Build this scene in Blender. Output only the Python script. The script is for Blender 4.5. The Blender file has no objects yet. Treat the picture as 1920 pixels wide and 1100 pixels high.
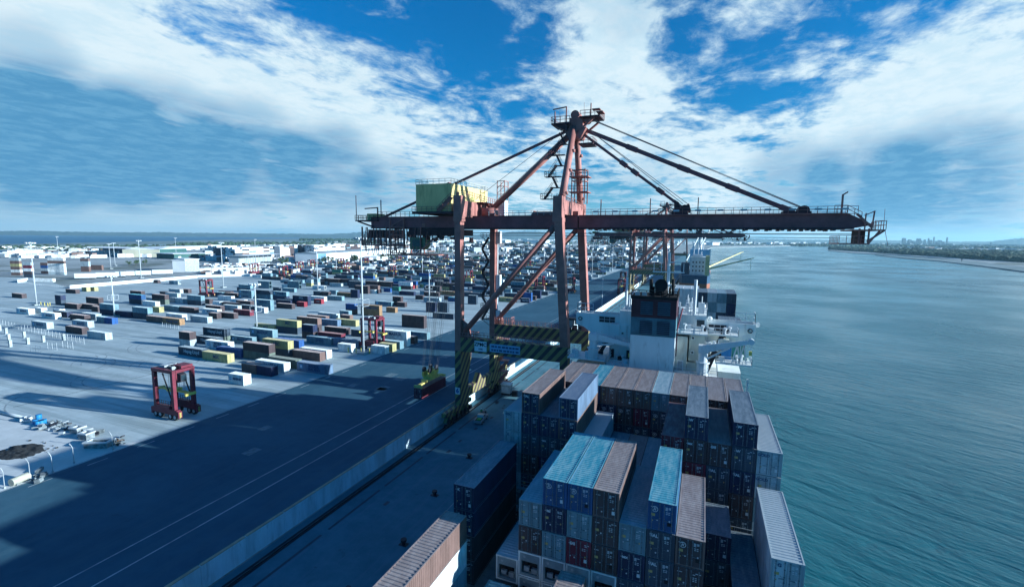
import bpy, math, random
from mathutils import Vector, Matrix, noise as mnoise
random.seed(7)
S = bpy.context.scene
C = S.collection
rad = math.radians
# ------------------------------------------------------------------ camera, sky, sun, exposure
CAM_H = 42.0
YAW, PITCH, ROLL, FPX = -0.3856, 0.1171, 0.0103, 882.7
_f = Vector((math.sin(YAW)*math.cos(PITCH), math.cos(YAW)*math.cos(PITCH), -math.sin(PITCH)))
_r = Vector((math.cos(YAW), -math.sin(YAW), 0))
_u = _r.cross(_f)
CR = math.cos(ROLL)*_r + math.sin(ROLL)*_u
CU = -math.sin(ROLL)*_r + math.cos(ROLL)*_u
cam = bpy.data.cameras.new('camera')
cam.sensor_width = 36.0
cam.lens = FPX/1920*36
cam.clip_start = 1.0
cam.clip_end = 90000
co = bpy.data.objects.new('camera', cam)
C.objects.link(co)
co.matrix_world = Matrix(((CR.x, CU.x, -_f.x, 0), (CR.y, CU.y, -_f.y, 0), (CR.z, CU.z, -_f.z, CAM_H), (0, 0, 0, 1)))
S.camera = co
S.render.resolution_x, S.render.resolution_y = 1024, 586
S.view_settings.view_transform = 'Standard'
S.view_settings.look = 'None'
S.view_settings.exposure = 1.15
S.view_settings.gamma = 1
S.cycles.max_bounces = 6
S.cycles.diffuse_bounces = 3
S.cycles.glossy_bounces = 3
S.cycles.volume_bounces = 0
S.cycles.use_denoising = True

def ray(px, py):
    return (CR*(px-960)/FPX + CU*(-(py-550)/FPX) + _f)
def G(px, py, z=0.0):           # the point at height z that this line of sight meets
    d = ray(px, py)
    return Vector((0, 0, CAM_H)) + d*((z-CAM_H)/d.z)

SUN_EL, SUN_AZ = rad(13.2), rad(81.1)
sd = bpy.data.lights.new('sun', 'SUN')
sd.energy = 5.0
sd.angle = rad(0.55)
sd.color = (0.88, 0.97, 1.0)
so = bpy.data.objects.new('sun', sd)
C.objects.link(so)
to_sun = Vector((math.sin(SUN_AZ)*math.cos(SUN_EL), math.cos(SUN_AZ)*math.cos(SUN_EL), math.sin(SUN_EL)))
so.rotation_euler = to_sun.to_track_quat('Z', 'Y').to_euler()
so.location = (200, 0, 200)

class NT:                        # tiny node-expression helper
    def __init__(s, nt): s.nt = nt
    def n(s, t, **kw):
        x = s.nt.nodes.new(t)
        for k, v in kw.items(): setattr(x, k, v)
        return x
    def link(s, a, b): s.nt.links.new(a, b)
    def inp(s, node, idx, v):
        if v is None: return
        if isinstance(v, bpy.types.NodeSocket): s.link(v, node.inputs[idx])
        else: node.inputs[idx].default_value = v
    def m(s, op, a, b=None, c=None, clamp=False):
        x = s.n('ShaderNodeMath', operation=op, use_clamp=clamp)
        s.inp(x, 0, a); s.inp(x, 1, b); s.inp(x, 2, c)
        return x.outputs[0]
    def vm(s, op, a, b=None, out=0):
        x = s.n('ShaderNodeVectorMath', operation=op)
        s.inp(x, 0, a); s.inp(x, 1, b)
        return x.outputs[out]
    def mix(s, f, a, b, blend='MIX'):
        x = s.n('ShaderNodeMix', data_type='RGBA', blend_type=blend)
        s.inp(x, 0, f); s.inp(x, 6, a); s.inp(x, 7, b)
        return x.outputs[2]
    def noise(s, vec, scale, detail=4, rough=.55, dist=0.0):
        x = s.n('ShaderNodeTexNoise')
        s.inp(x, 'Vector', vec); s.inp(x, 'Scale', scale); s.inp(x, 'Detail', detail); s.inp(x, 'Roughness', rough); s.inp(x, 'Distortion', dist)
        return x.outputs[0]
    def ramp(s, v, lo, hi, a=0.0, b=1.0, smooth=True):
        x = s.n('ShaderNodeMapRange', interpolation_type='SMOOTHSTEP' if smooth else 'LINEAR')
        s.inp(x, 0, v); s.inp(x, 1, lo); s.inp(x, 2, hi); s.inp(x, 3, a); s.inp(x, 4, b)
        return x.outputs[0]
    def sep(s, v):
        x = s.n('ShaderNodeSeparateXYZ'); s.inp(x, 0, v); return x.outputs
    def comb(s, a, b, c):
        x = s.n('ShaderNodeCombineXYZ'); s.inp(x, 0, a); s.inp(x, 1, b); s.inp(x, 2, c); return x.outputs[0]

W = bpy.data.worlds.new('World')
S.world = W
W.use_nodes = True
wt = NT(W.node_tree)
bg = W.node_tree.nodes['Background']
sky = wt.n('ShaderNodeTexSky', sky_type='NISHITA')
sky.sun_disc = False
sky.sun_elevation = SUN_EL
sky.sun_rotation = SUN_AZ
sky.air_density = 1.2; sky.dust_density = 0.6; sky.ozone_density = 3.0
tc = wt.n('ShaderNodeTexCoord')
D = wt.vm('NORMALIZE', tc.outputs['Generated'])
dx, dy, dz = wt.sep(D)[:3]
den = wt.m('ADD', wt.m('MAXIMUM', dz, 0.0), 0.085)
pu, pv = wt.m('DIVIDE', dx, den), wt.m('DIVIDE', dy, den)
ca, sa = math.cos(rad(-6)), math.sin(rad(-6))
qu = wt.m('ADD', wt.m('MULTIPLY', pu, ca), wt.m('MULTIPLY', pv, sa))
qv = wt.m('SUBTRACT', wt.m('MULTIPLY', pv, ca), wt.m('MULTIPLY', pu, sa))
P1 = wt.comb(wt.m('MULTIPLY', qu, 0.85), wt.m('MULTIPLY', qv, 0.70), 3.3)
P2 = wt.comb(wt.m('MULTIPLY', qu, 2.6), wt.m('MULTIPLY', qv, 2.1), 9.1)
P3 = wt.comb(wt.m('MULTIPLY', qu, 9.0), wt.m('MULTIPLY', qv, 6.5), 1.7)
n1 = wt.noise(P1, 1.0, 6, .55, .25)
n2 = wt.noise(P2, 1.0, 8, .62, .5)
n3 = wt.noise(P3, 1.0, 6, .65, .3)
dens = wt.m('ADD', wt.m('ADD', wt.m('MULTIPLY', n1, .45), wt.m('MULTIPLY', n2, .58)), wt.m('ADD', wt.m('MULTIPLY', wt.m('SUBTRACT', n3, .5), .40), wt.m('MULTIPLY', wt.m('SUBTRACT', n2, .5), .35)))
def blob(px, py, r, amp):        # a soft patch of the sky round one direction: more (+) or less (-) cloud
    d = ray(px, py).normalized()
    c = wt.vm('DOT_PRODUCT', D, tuple(d), out=1)
    k = math.cos(r)
    return wt.m('MULTIPLY', wt.ramp(c, k, 1.0), amp*(.62 if amp < 0 else .62))
acc = dens
for b in [(930, 40, .22, -.30), (860, 110, .13, -.16), (1480, 150, .15, -.20), (1350, 150, .10, -.16), (640, 90, .15, -.26), (440, 105, .08, -.22), (300, 20, .07, -.14), (20, 95, .06, -.14), (1560, 40, .16, -.12), (1760, 70, .12, -.16), (1330, 10, .10, -.12), (1250, 60, .06, -.06),
          (40, 90, .32, .13), (60, 290, .26, .22), (330, 395, .16, .28), (40, 390, .16, .28), (620, 395, .12, .2), (250, 190, .26, .26), (560, 210, .22, .18), (800, 230, .20, .18), (330, 70, .12, .10), (1130, 90, .12, .24), (1120, 190, .15, .22), (1260, 270, .18, .22), (960, 300, .22, .16),
          (1720, 250, .28, .26), (1870, 150, .18, .18), (1560, 300, .24, .20), (1430, 50, .10, .16), (1380, 90, .07, .10), (150, 300, .32, .24), (560, 320, .28, .2), (1750, 350, .22, .12), (1250, 180, .07, .08)]:
    acc = wt.m('ADD', acc, blob(*b))
zen = wt.ramp(dz, .42, .8)      # clear high overhead
acc = wt.m('SUBTRACT', acc, wt.m('MULTIPLY', zen, .25))
acc = wt.m('SUBTRACT', acc, wt.ramp(dy, .35, -.25, 0, .30))   # the sky behind is clear
cov = wt.ramp(acc, .40, .68)
cov2 = wt.ramp(acc, .40, .85)
# cloud brightness: sunlit wisps against grey-blue bellies
shade = 0.0
for b in [(-20, 265, .14, 1.5), (150, 275, .14, 1.5), (310, 285, .14, 1.5), (470, 300, .13, 1.3), (620, 330, .12, 1.2), (740, 350, .09, .8), (1780, 345, .13, 1.4), (1620, 348, .11, 1.2), (1480, 345, .10, 1.0), (1120, 395, .12, .6), (60, 110, .07, .6), (1230, 330, .08, .4)]:
    shade = wt.m('ADD', shade, blob(*b))
shade = wt.m('MULTIPLY', shade, wt.ramp(n2, .25, .58, .6, 1.1))
shade = wt.m('ADD', shade, wt.ramp(n1, .55, .75, 0, .35), clamp=True)
K = 10/2.14
def k3(c): return (c[0]*K, c[1]*K, c[2]*K, 1)
cl_l, cl_s = k3((.72, .87, .95)), k3((.085, .30, .54))
cloud = wt.mix(shade, cl_l, cl_s)
cloud = wt.mix(wt.ramp(n3, .35, .62, .26, 0), cloud, k3((.28, .60, .82)))
cloud = wt.mix(wt.ramp(cov2, .0, .7, .35, 0), cloud, k3((.22, .54, .80)))
skyt = wt.mix(1.0, sky.outputs[0], (.003, .43, .80, 1), 'MULTIPLY')
hz = wt.m('MULTIPLY', wt.ramp(dz, 0.0, .16, 1, 0), wt.ramp(dy, -.2, .4, .80, 1))
hcol = wt.mix(wt.ramp(dy, -.1, .4), k3((.08, .40, .78)), k3((.27, .57, .79)))
skyt = wt.mix(wt.m('MULTIPLY', hz, .8), skyt, hcol)
low = wt.ramp(dz, .0, .05, .65, 1)
fin = wt.mix(wt.m('MULTIPLY', cov, low), skyt, cloud)
W.node_tree.links.new(fin, bg.inputs[0])
bg.inputs[1].default_value = 0.1
# ------------------------------------------------------------------ helpers
def prop(o, label=None, cat=None, group=None, kind=None):
    if label: o['label'] = label
    if cat: o['category'] = cat
    if group: o['group'] = group
    if kind: o['kind'] = kind
    return o
def empty(name, loc=(0, 0, 0), rz=0.0, label=None, cat=None, group=None):
    o = bpy.data.objects.new(name, None)
    o.empty_display_size = .5
    C.objects.link(o)
    o.location = loc
    o.rotation_euler = (0, 0, rz)
    return prop(o, label, cat, group)
class MB:
    def __init__(s): s.v = []; s.f = []; s.mi = []
    def add(s, vs, fs, m=0):
        b = len(s.v)
        s.v += [tuple(v) for v in vs]
        for f in fs: s.f.append(tuple(i+b for i in f)); s.mi.append(m)
        return s
    BF = [(0, 3, 2, 1), (4, 5, 6, 7), (0, 1, 5, 4), (1, 2, 6, 5), (2, 3, 7, 6), (3, 0, 4, 7)]
    def box(s, c, d, m=0, R=None):
        x, y, z = d[0]/2, d[1]/2, d[2]/2
        vs = [Vector(p) for p in ((-x, -y, -z), (x, -y, -z), (x, y, -z), (-x, y, -z), (-x, -y, z), (x, -y, z), (x, y, z), (-x, y, z))]
        if R: vs = [R @ v for v in vs]
        c = Vector(c)
        return s.add([v+c for v in vs], s.BF, m)
    def b2(s, a, b, m=0):        # box from two corners
        return s.box([(a[i]+b[i])/2 for i in range(3)], [abs(b[i]-a[i]) for i in range(3)], m)
    def bar(s, p, q, w, h=None, m=0, w2=None, h2=None, up=(0, 0, 1)):
        p, q = Vector(p), Vector(q); h = h or w; w2 = w2 or w; h2 = h2 or h
        d = (q-p).normalized(); up = Vector(up)
        if abs(d.dot(up)) > .98: up = Vector((0, 1, 0)) if abs(d.y) < .9 else Vector((1, 0, 0))
        r = d.cross(up).normalized(); u = r.cross(d)
        vs = []
        for c, a, b in ((p, w/2, h/2), (q, w2/2, h2/2)):
            vs += [c-r*a-u*b, c+r*a-u*b, c+r*a+u*b, c-r*a+u*b]
        return s.add(vs, [(0, 1, 2, 3)[::-1], (4, 5, 6, 7), (0, 1, 5, 4), (1, 2, 6, 5), (2, 3, 7, 6), (3, 0, 4, 7)], m)
    def tube(s, p, q, r, n=10, m=0, r2=None):
        p, q = Vector(p), Vector(q); r2 = r if r2 is None else r2
        d = (q-p).normalized(); up = Vector((0, 0, 1)) if abs(d.z) < .95 else Vector((0, 1, 0))
        a = d.cross(up).normalized(); b = a.cross(d)
        vs = []
        for c, R in ((p, r), (q, r2)):
            vs += [c+a*(R*math.cos(2*math.pi*i/n))+b*(R*math.sin(2*math.pi*i/n)) for i in range(n)]
        fs = [(i, (i+1) % n, n+(i+1) % n, n+i) for i in range(n)]
        return s.add(vs, fs+[tuple(range(n))[::-1], tuple(range(n, 2*n))], m)
    def prism(s, pts, ext, m=0):
        n = len(pts); e = Vector(ext)
        vs = [Vector(p) for p in pts]; vs += [v+e for v in vs]
        return s.add(vs, [(i, (i+1) % n, n+(i+1) % n, n+i) for i in range(n)]+[tuple(range(n))[::-1], tuple(range(n, 2*n))], m)
    def poly(s, pts, rad_, n=6, m=0):
        for a, b in zip(pts[:-1], pts[1:]): s.tube(a, b, rad_, n, m)
        return s
    def rail(s, pts, h=1.1, sp=1.6, r=.05, m=0, mid=True):
        for a, b in zip(pts[:-1], pts[1:]):
            a, b = Vector(a), Vector(b)
            n = max(1, int((b-a).length/sp))
            for i in range(n+1):
                p = a.lerp(b, i/n); s.bar(p, p+Vector((0, 0, h)), r, r, m)
            for z in ((h, h*.5) if mid else (h,)):
                s.bar(a+Vector((0, 0, z)), b+Vector((0, 0, z)), r, r, m)
        return s
    def mesh(s, name):
        me = bpy.data.meshes.new(name)
        me.from_pydata(s.v, [], s.f)
        me.polygons.foreach_set('material_index', s.mi)
        me.update()
        return me
    def build(s, name, mats, parent=None, loc=None, fix=True):
        me = s.mesh(name)
        for m in (mats if isinstance(mats, (list, tuple)) else [mats]): me.materials.append(m)
        if fix:
            import bmesh
            bm = bmesh.new(); bm.from_mesh(me); bmesh.ops.recalc_face_normals(bm, faces=bm.faces[:]); bm.to_mesh(me); bm.free()
        return place(name, me, parent, loc)
def place(name, me, parent=None, loc=None):
    o = bpy.data.objects.new(name, me); C.objects.link(o)
    if parent: o.parent = parent
    if loc is not None: o.location = loc
    return o
def smooth(o):
    o.data.polygons.foreach_set('use_smooth', [True]*len(o.data.polygons)); return o
def kids(o): return list(o.children)
def copy_tree(o, parent=None):
    c = o.copy(); C.objects.link(c); c.parent = parent
    if parent: c.matrix_parent_inverse = o.matrix_parent_inverse.copy()
    for ch in kids(o): copy_tree(ch, c)
    return c
ORD = 'first second third fourth fifth sixth seventh eighth ninth tenth eleventh twelfth thirteenth fourteenth fifteenth sixteenth seventeenth eighteenth nineteenth twentieth'.split()
def ordn(i): return ORD[i] if i < 20 else ('twenty-'+ORD[i-20] if i < 29 else 'outermost')

# ------------------------------------------------------------------ materials
MATS = {}
def mat(name, col, rough=.7, metal=0.0, var=.25, vs=.6, dirt=None, dirt_amt=.0, bump=0.0, bscale=8.0, streak=False, spec=.3, rnd=True):
    if name in MATS: return MATS[name]
    m = bpy.data.materials.new(name); m.use_nodes = True
    t = NT(m.node_tree); p = m.node_tree.nodes['Principled BSDF']
    tcn = t.n('ShaderNodeTexCoord'); vec = tcn.outputs['Object']
    if rnd:
        oi = t.n('ShaderNodeObjectInfo')
        vec = t.vm('ADD', vec, t.comb(t.m('MULTIPLY', oi.outputs['Random'], 71.0), t.m('MULTIPLY', oi.outputs['Random'], 33.0), 0.0))
    v2 = t.vm('MULTIPLY', vec, (1, 1, .18)) if streak else vec
    n = t.noise(v2, vs, 6, .62)
    c = t.mix(t.ramp(n, .3, .7), tuple(x*(1-var) for x in col)+(1,), tuple(min(1, x*(1+var)) for x in col)+(1,))
    if dirt:
        n2 = t.noise(v2, vs*2.7, 7, .68, .6)
        c = t.mix(t.m('MULTIPLY', t.ramp(n2, .52, .70), dirt_amt), c, tuple(dirt)+(1,))
    t.link(c, p.inputs['Base Color'])
    p.inputs['Roughness'].default_value = rough
    p.inputs['Metallic'].default_value = metal
    p.inputs['Specular IOR Level'].default_value = spec
    if bump:
        b = t.n('ShaderNodeBump'); b.inputs['Strength'].default_value = bump; b.inputs['Distance'].default_value = .05
        t.link(t.noise(vec, bscale, 5), b.inputs['Height']); t.link(b.outputs[0], p.inputs['Normal'])
    MATS[name] = m
    return m
def stripes(name, a, b, per=1.5, slope=.62):
    m = bpy.data.materials.new(name); m.use_nodes = True
    t = NT(m.node_tree); p = m.node_tree.nodes['Principled BSDF']
    tcn = t.n('ShaderNodeTexCoord'); x, y, z = t.sep(tcn.outputs['Object'])[:3]
    s = t.m('SUBTRACT', t.m('ADD', x, y), t.m('MULTIPLY', z, slope))
    fr = t.m('FRACT', t.m('DIVIDE', s, per))
    k = t.m('GREATER_THAN', fr, .5)
    n = t.noise(tcn.outputs['Object'], 1.3, 6, .65)
    c = t.mix(k, a+(1,), b+(1,))
    c = t.mix(t.m('MULTIPLY', t.ramp(n, .45, .75), .45), c, (.10, .07, .06, 1))
    t.link(c, p.inputs['Base Color']); p.inputs['Roughness'].default_value = .65
    MATS[name] = m
    return m
COL = dict(brown=(.15, .095, .085), maroon=(.15, .020, .04), navy=(.010, .022, .065), slate=(.032, .055, .085), teal=(.13, .235, .285), white=(.66, .71, .72),
           blue=(.010, .075, .25), azure=(.010, .070, .19), grey=(.34, .42, .46), yellow=(.36, .33, .16), tan=(.27, .16, .085), green=(.025, .17, .13),
           red=(.24, .022, .04), olive=(.10, .135, .115), umber=(.056, .040, .046), lilac=(.10, .17, .27))
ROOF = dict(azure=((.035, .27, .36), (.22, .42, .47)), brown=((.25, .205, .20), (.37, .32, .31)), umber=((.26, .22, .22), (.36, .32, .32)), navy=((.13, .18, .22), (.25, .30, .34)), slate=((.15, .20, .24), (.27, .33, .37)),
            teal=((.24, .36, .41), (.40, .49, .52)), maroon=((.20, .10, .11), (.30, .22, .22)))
WORD = dict(brown='brown', maroon='maroon', navy='navy', slate='slate blue', teal='pale teal', white='white', blue='deep blue', azure='bright blue', grey='pale grey',
            yellow='mustard yellow', tan='tan orange', green='green', red='red', olive='olive grey', umber='dark umber', lilac='lilac grey')
def cmat(k):                     # painted container steel: rust freckles, grime, roofs weathered and painted paler for grazing sun
    name = 'paint_'+k
    if name in MATS: return MATS[name]
    col = COL[k]
    m = bpy.data.materials.new(name); m.use_nodes = True
    t = NT(m.node_tree); p = m.node_tree.nodes['Principled BSDF']
    tcn = t.n('ShaderNodeTexCoord'); oi = t.n('ShaderNodeObjectInfo')
    r = oi.outputs['Random']
    vec = t.vm('ADD', tcn.outputs['Object'], t.comb(t.m('MULTIPLY', r, 91.0), t.m('MULTIPLY', r, 37.0), t.m('MULTIPLY', r, 13.0)))
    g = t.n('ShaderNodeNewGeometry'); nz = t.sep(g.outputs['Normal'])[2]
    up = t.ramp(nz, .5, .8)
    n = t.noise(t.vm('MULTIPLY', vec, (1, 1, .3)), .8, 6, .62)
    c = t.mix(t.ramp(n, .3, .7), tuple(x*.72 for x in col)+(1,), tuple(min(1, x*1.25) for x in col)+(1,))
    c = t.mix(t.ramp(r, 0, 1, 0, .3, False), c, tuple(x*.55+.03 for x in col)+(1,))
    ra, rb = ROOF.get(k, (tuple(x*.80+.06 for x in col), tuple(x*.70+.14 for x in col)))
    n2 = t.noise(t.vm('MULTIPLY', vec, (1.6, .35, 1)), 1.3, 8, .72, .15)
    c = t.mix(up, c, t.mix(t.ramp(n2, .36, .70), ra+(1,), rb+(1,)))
    n3 = t.noise(vec, 2.4, 5, .7)
    c = t.mix(t.m('MULTIPLY', t.ramp(n3, .64, .74), .55), c, (.07, .045, .04, 1))
    t.link(c, p.inputs['Base Color']); p.inputs['Roughness'].default_value = .62; p.inputs['Specular IOR Level'].default_value = .25
    MATS[name] = m
    return m
M = dict(
    bar=mat('galvanised_steel', (.13, .18, .22), .5, .3),
    rubber=mat('black_rubber', (.015, .017, .02), .8),
    dark=mat('dark_steel', (.022, .025, .035), .6),
    crane=mat('crane_red_paint', (.315, .132, .115), .6, var=.22, vs=.35, dirt=(.17, .065, .07), dirt_amt=.5, rnd=False),
    boom=mat('boom_paint', (.20, .075, .085), .6, var=.2, vs=.3, dirt=(.05, .03, .04), dirt_amt=.4, rnd=False),
    crane_d=mat('crane_dark_paint', (.055, .030, .036), .65, dirt=(.02, .015, .015), dirt_amt=.4, rnd=False),
    house=mat('machinery_house_yellow', (.64, .50, .22), .6, var=.10, vs=.3, dirt=(.25, .2, .08), dirt_amt=.5, streak=True, rnd=False),
    stripe=stripes('hazard_stripes', (.22, .20, .075), (.045, .028, .038), 2.0, .85),
    yel=mat('yellow_paint', (.56, .48, .12), .55),
    yeld=mat('spreader_yellow', (.58, .50, .16), .6, dirt=(.06, .05, .03), dirt_amt=.6),
    wht=mat('white_paint', (.58, .63, .66), .5, var=.08, vs=.4, dirt=(.35, .33, .30), dirt_amt=.35, streak=True),
    shipw=mat('superstructure_white', (.66, .70, .70), .5, var=.10, vs=.25, dirt=(.30, .27, .24), dirt_amt=.45, streak=True),
    deck=mat('deck_paint', (.16, .22, .25), .8, dirt=(.08, .07, .06), dirt_amt=.5),
    hull=mat('hull_paint', (.02, .05, .09), .5),
    red=mat('straddle_red', (.135, .018, .036), .5, dirt=(.06, .02, .02), dirt_amt=.4),
    grey=mat('grey_steel', (.33, .38, .42), .5, .2),
    glass=mat('dark_glass', (.02, .04, .055), .15, spec=.6),
    mast=mat('mast_grey_paint', (.40, .46, .50), .55, var=.1, vs=.4),
    debris=mat('dirty_concrete', (.17, .21, .23), .9, var=.4, vs=1.2, dirt=(.06, .06, .06), dirt_amt=.6),
    text=mat('white_lettering', (.50, .56, .60), .6, var=.05),
    textb=mat('blue_lettering', (.01, .06, .16), .6, var=.05),
    logo=mat('light_blue_logo', (.05, .30, .55), .6, var=.05),
    concrete=mat('weathered_concrete', (.28, .33, .35), .85, dirt=(.22, .22, .22), dirt_amt=.5),
    rope=mat('steel_rope', (.06, .075, .09), .6),
    funnel=mat('funnel_maroon', (.05, .016, .026), .55),
    funnelb=mat('funnel_blue', (.045, .13, .17), .55),
    soot=mat('sooty_black', (.008, .009, .012), .8),
)
_txt = {}
def text_mesh(s, size, bold=0.0):
    k = (s, size)
    if k in _txt: return _txt[k]
    cu = bpy.data.curves.new('lettering', 'FONT')
    cu.body = s; cu.size = size; cu.align_x = 'CENTER'; cu.align_y = 'CENTER'; cu.extrude = .008; cu.offset = bold; cu.resolution_u = 2
    o = bpy.data.objects.new('lettering', cu); C.objects.link(o)
    bpy.context.view_layer.update()
    me = bpy.data.meshes.new_from_object(o.evaluated_get(bpy.context.evaluated_depsgraph_get()))
    bpy.data.objects.remove(o)
    me.name = 'lettering'
    _txt[k] = me
    return me
def put(name, me, material, parent, ex, ey, at):     # a flat mesh laid on a face: ex = its right, ey = its up
    ex, ey = Vector(ex), Vector(ey); n = ex.cross(ey)
    o = bpy.data.objects.new(name, me); C.objects.link(o); o.parent = parent
    if not me.materials: me.materials.append(None)
    o.material_slots[0].link = 'OBJECT'; o.material_slots[0].material = material
    o.matrix_local = Matrix(((ex.x, ey.x, n.x, at[0]), (ex.y, ey.y, n.y, at[1]), (ex.z, ey.z, n.z, at[2]), (0, 0, 0, 1)))
    return o
# ------------------------------------------------------------------ ground, water, roads
def gmat(name, a, b, scale, rough=.85, spec=.25, extra=None):
    m = bpy.data.materials.new(name); m.use_nodes = True
    t = NT(m.node_tree); p = m.node_tree.nodes['Principled BSDF']
    pos = t.n('ShaderNodeNewGeometry').outputs['Position']
    n = t.noise(pos, scale, 8, .62, .3); n2 = t.noise(pos, scale*9, 6, .65)
    c = t.mix(t.ramp(t.m('ADD', t.m('MULTIPLY', n, .65), t.m('MULTIPLY', n2, .35)), .36, .64), a+(1,), b+(1,))
    if extra: c = extra(t, pos, c)
    t.link(c, p.inputs['Base Color']); p.inputs['Roughness'].default_value = rough; p.inputs['Specular IOR Level'].default_value = spec
    bp = t.n('ShaderNodeBump'); bp.inputs['Strength'].default_value = .25; bp.inputs['Distance'].default_value = .03
    t.link(t.noise(pos, 3.0, 5, .7), bp.inputs['Height']); t.link(bp.outputs[0], p.inputs['Normal'])
    return m
def ext_yard(t, pos, c):          # slab joints, tyre-dark lanes along the rows, oil
    x, y, z = t.sep(pos)[:3]
    def joint(v, per, w): return t.m('LESS_THAN', t.m('FRACT', t.m('DIVIDE', v, per)), w/per)
    cell = t.n('ShaderNodeTexWhiteNoise')
    t.link(t.vm('FLOOR', t.vm('MULTIPLY', pos, (1/7.5, 1/5.6, 0))), cell.inputs['Vector'])
    c = t.mix(t.m('MULTIPLY', cell.outputs[0], .38), c, (.30, .37, .40, 1))
    big = t.noise(t.vm('MULTIPLY', pos, (.02, .045, 1)), 1.0, 5, .6)
    c = t.mix(t.ramp(big, .45, .65, 0, .45), c, (.27, .34, .37, 1))
    j = t.m('MAXIMUM', joint(x, 7.5, .14), joint(y, 5.6, .14))
    wob = t.noise(t.vm('MULTIPLY', pos, (.012, .30, 1)), 1.0, 6, .7)
    c = t.mix(t.m('MULTIPLY', t.ramp(wob, .47, .62), .62), c, (.22, .29, .31, 1))
    wob2 = t.noise(t.vm('MULTIPLY', pos, (.03, 1.3, 1)), 1.0, 4, .6)
    c = t.mix(t.m('MULTIPLY', t.ramp(wob2, .52, .66), .5), c, (.26, .32, .33, 1))
    c = t.mix(t.m('MULTIPLY', j, .40), c, (.16, .19, .21, 1))
    oil = t.noise(pos, .11, 5, .7, 1.2)
    return t.mix(t.m('MULTIPLY', t.ramp(oil, .66, .76), .55), c, (.10, .12, .14, 1))
def ext_road(t, pos, c):
    s = t.noise(t.vm('MULTIPLY', pos, (.5, .012, 1)), 1.0, 6, .65)
    c = t.mix(t.m('MULTIPLY', t.ramp(s, .48, .66), .55), c, (.055, .125, .17, 1))
    k = t.noise(pos, .35, 5, .7, 1.0)
    return t.mix(t.m('MULTIPLY', t.ramp(k, .62, .72), .4), c, (.035, .055, .075, 1))
def ext_quay(t, pos, c):
    s = t.noise(t.vm('MULTIPLY', pos, (.7, .03, 1)), 1.0, 6, .65)
    c = t.mix(t.m('MULTIPLY', t.ramp(s, .5, .7), .5), c, (.14, .23, .29, 1))
    k = t.noise(pos, .25, 6, .7, 1.4)
    c = t.mix(t.m('MULTIPLY', t.ramp(k, .60, .74), .6), c, (.05, .08, .11, 1))
    sc = t.noise(t.vm('MULTIPLY', pos, (2.2, .18, 1)), 1.0, 4, .6, 2.0)
    return t.mix(t.m('MULTIPLY', t.ramp(sc, .68, .72), .35), c, (.24, .32, .36, 1))
def ext_land(t, pos, c):
    s = t.noise(t.vm('MULTIPLY', pos, (.006, .006, 1)), 1.0, 8, .7, .6)
    c = t.mix(t.m('MULTIPLY', t.ramp(s, .50, .60), .8), c, (.10, .13, .115, 1))
    s2 = t.noise(t.vm('MULTIPLY', pos, (.02, .02, 1)), 1.0, 7, .75)
    return t.mix(t.m('MULTIPLY', t.ramp(s2, .58, .66), .8), c, (.42, .46, .47, 1))
MG = dict(yard=gmat('yard_concrete', (.35, .44, .47), (.50, .59, .61), .03, extra=ext_yard),
          road=gmat('asphalt', (.028, .090, .140), (.048, .126, .182), .05, spec=.08, extra=ext_road),
          quay=gmat('quay_concrete', (.060, .165, .210), (.110, .240, .290), .06, spec=.1, extra=ext_quay),
          land=gmat('port_land', (.24, .28, .29), (.36, .40, .41), .01, extra=ext_land),
          mud=gmat('tidal_mud', (.10, .16, .17), (.22, .29, .31), .004),
          dirt=gmat('waste_ground', (.46, .50, .51), (.62, .66, .67), .05))
def sheet(name, pts, z, m, skirt=0.0, kind='structure'):
    v = [(p[0], p[1], z) for p in pts]; n = len(v); b = MB(); b.add(v, [tuple(range(n))])
    if skirt:
        b.v += [(p[0], p[1], z-skirt) for p in pts]
        for i in range(n): b.f.append((i, (i+1) % n, n+(i+1) % n, n+i)); b.mi.append(0)
    o = b.build(name, m)
    o['kind'] = kind
    return o
def gp2(*pp): return [G(x, y)[:2] for x, y in pp]
# water
wm = bpy.data.materials.new('water'); wm.use_nodes = True
t = NT(wm.node_tree); p = wm.node_tree.nodes['Principled BSDF']
pos = t.n('ShaderNodeNewGeometry').outputs['Position']
wa = rad(-27)
rx = t.m('ADD', t.m('MULTIPLY', t.sep(pos)[0], math.cos(wa)), t.m('MULTIPLY', t.sep(pos)[1], math.sin(wa)))
ry = t.m('SUBTRACT', t.m('MULTIPLY', t.sep(pos)[1], math.cos(wa)), t.m('MULTIPLY', t.sep(pos)[0], math.sin(wa)))
wv = t.comb(t.m('MULTIPLY', rx, .10), t.m('MULTIPLY', ry, .30), 0.0)
w1 = t.noise(wv, 1.0, 5, .55, .6)
w2 = t.noise(t.comb(t.m('MULTIPLY', rx, .5), t.m('MULTIPLY', ry, 1.1), 4.0), 1.0, 6, .6, .5)
w3 = t.noise(t.vm('MULTIPLY', pos, (.011, .011, 0)), 1.0, 4, .55)
hgt = t.m('ADD', t.m('MULTIPLY', w1, .85), t.m('MULTIPLY', w2, .24))
hgt = t.m('MULTIPLY', hgt, t.ramp(w3, .35, .65, .35, 1.2))
bp = t.n('ShaderNodeBump'); bp.inputs['Strength'].default_value = .70; bp.inputs['Distance'].default_value = 1.0
t.link(hgt, bp.inputs['Height']); t.link(bp.outputs[0], p.inputs['Normal'])
wcol = t.mix(t.ramp(t.noise(t.vm('MULTIPLY', pos, (.004, .002, 0)), 1.0, 4, .5), .35, .65), (.004, .098, .122, 1), (.014, .150, .172, 1))
t.link(wcol, p.inputs['Base Color'])
t.link(t.ramp(w3, .35, .65, .10, .28), p.inputs['Roughness']); p.inputs['IOR'].default_value = 1.33; p.inputs['Specular IOR Level'].default_value = .7
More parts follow.
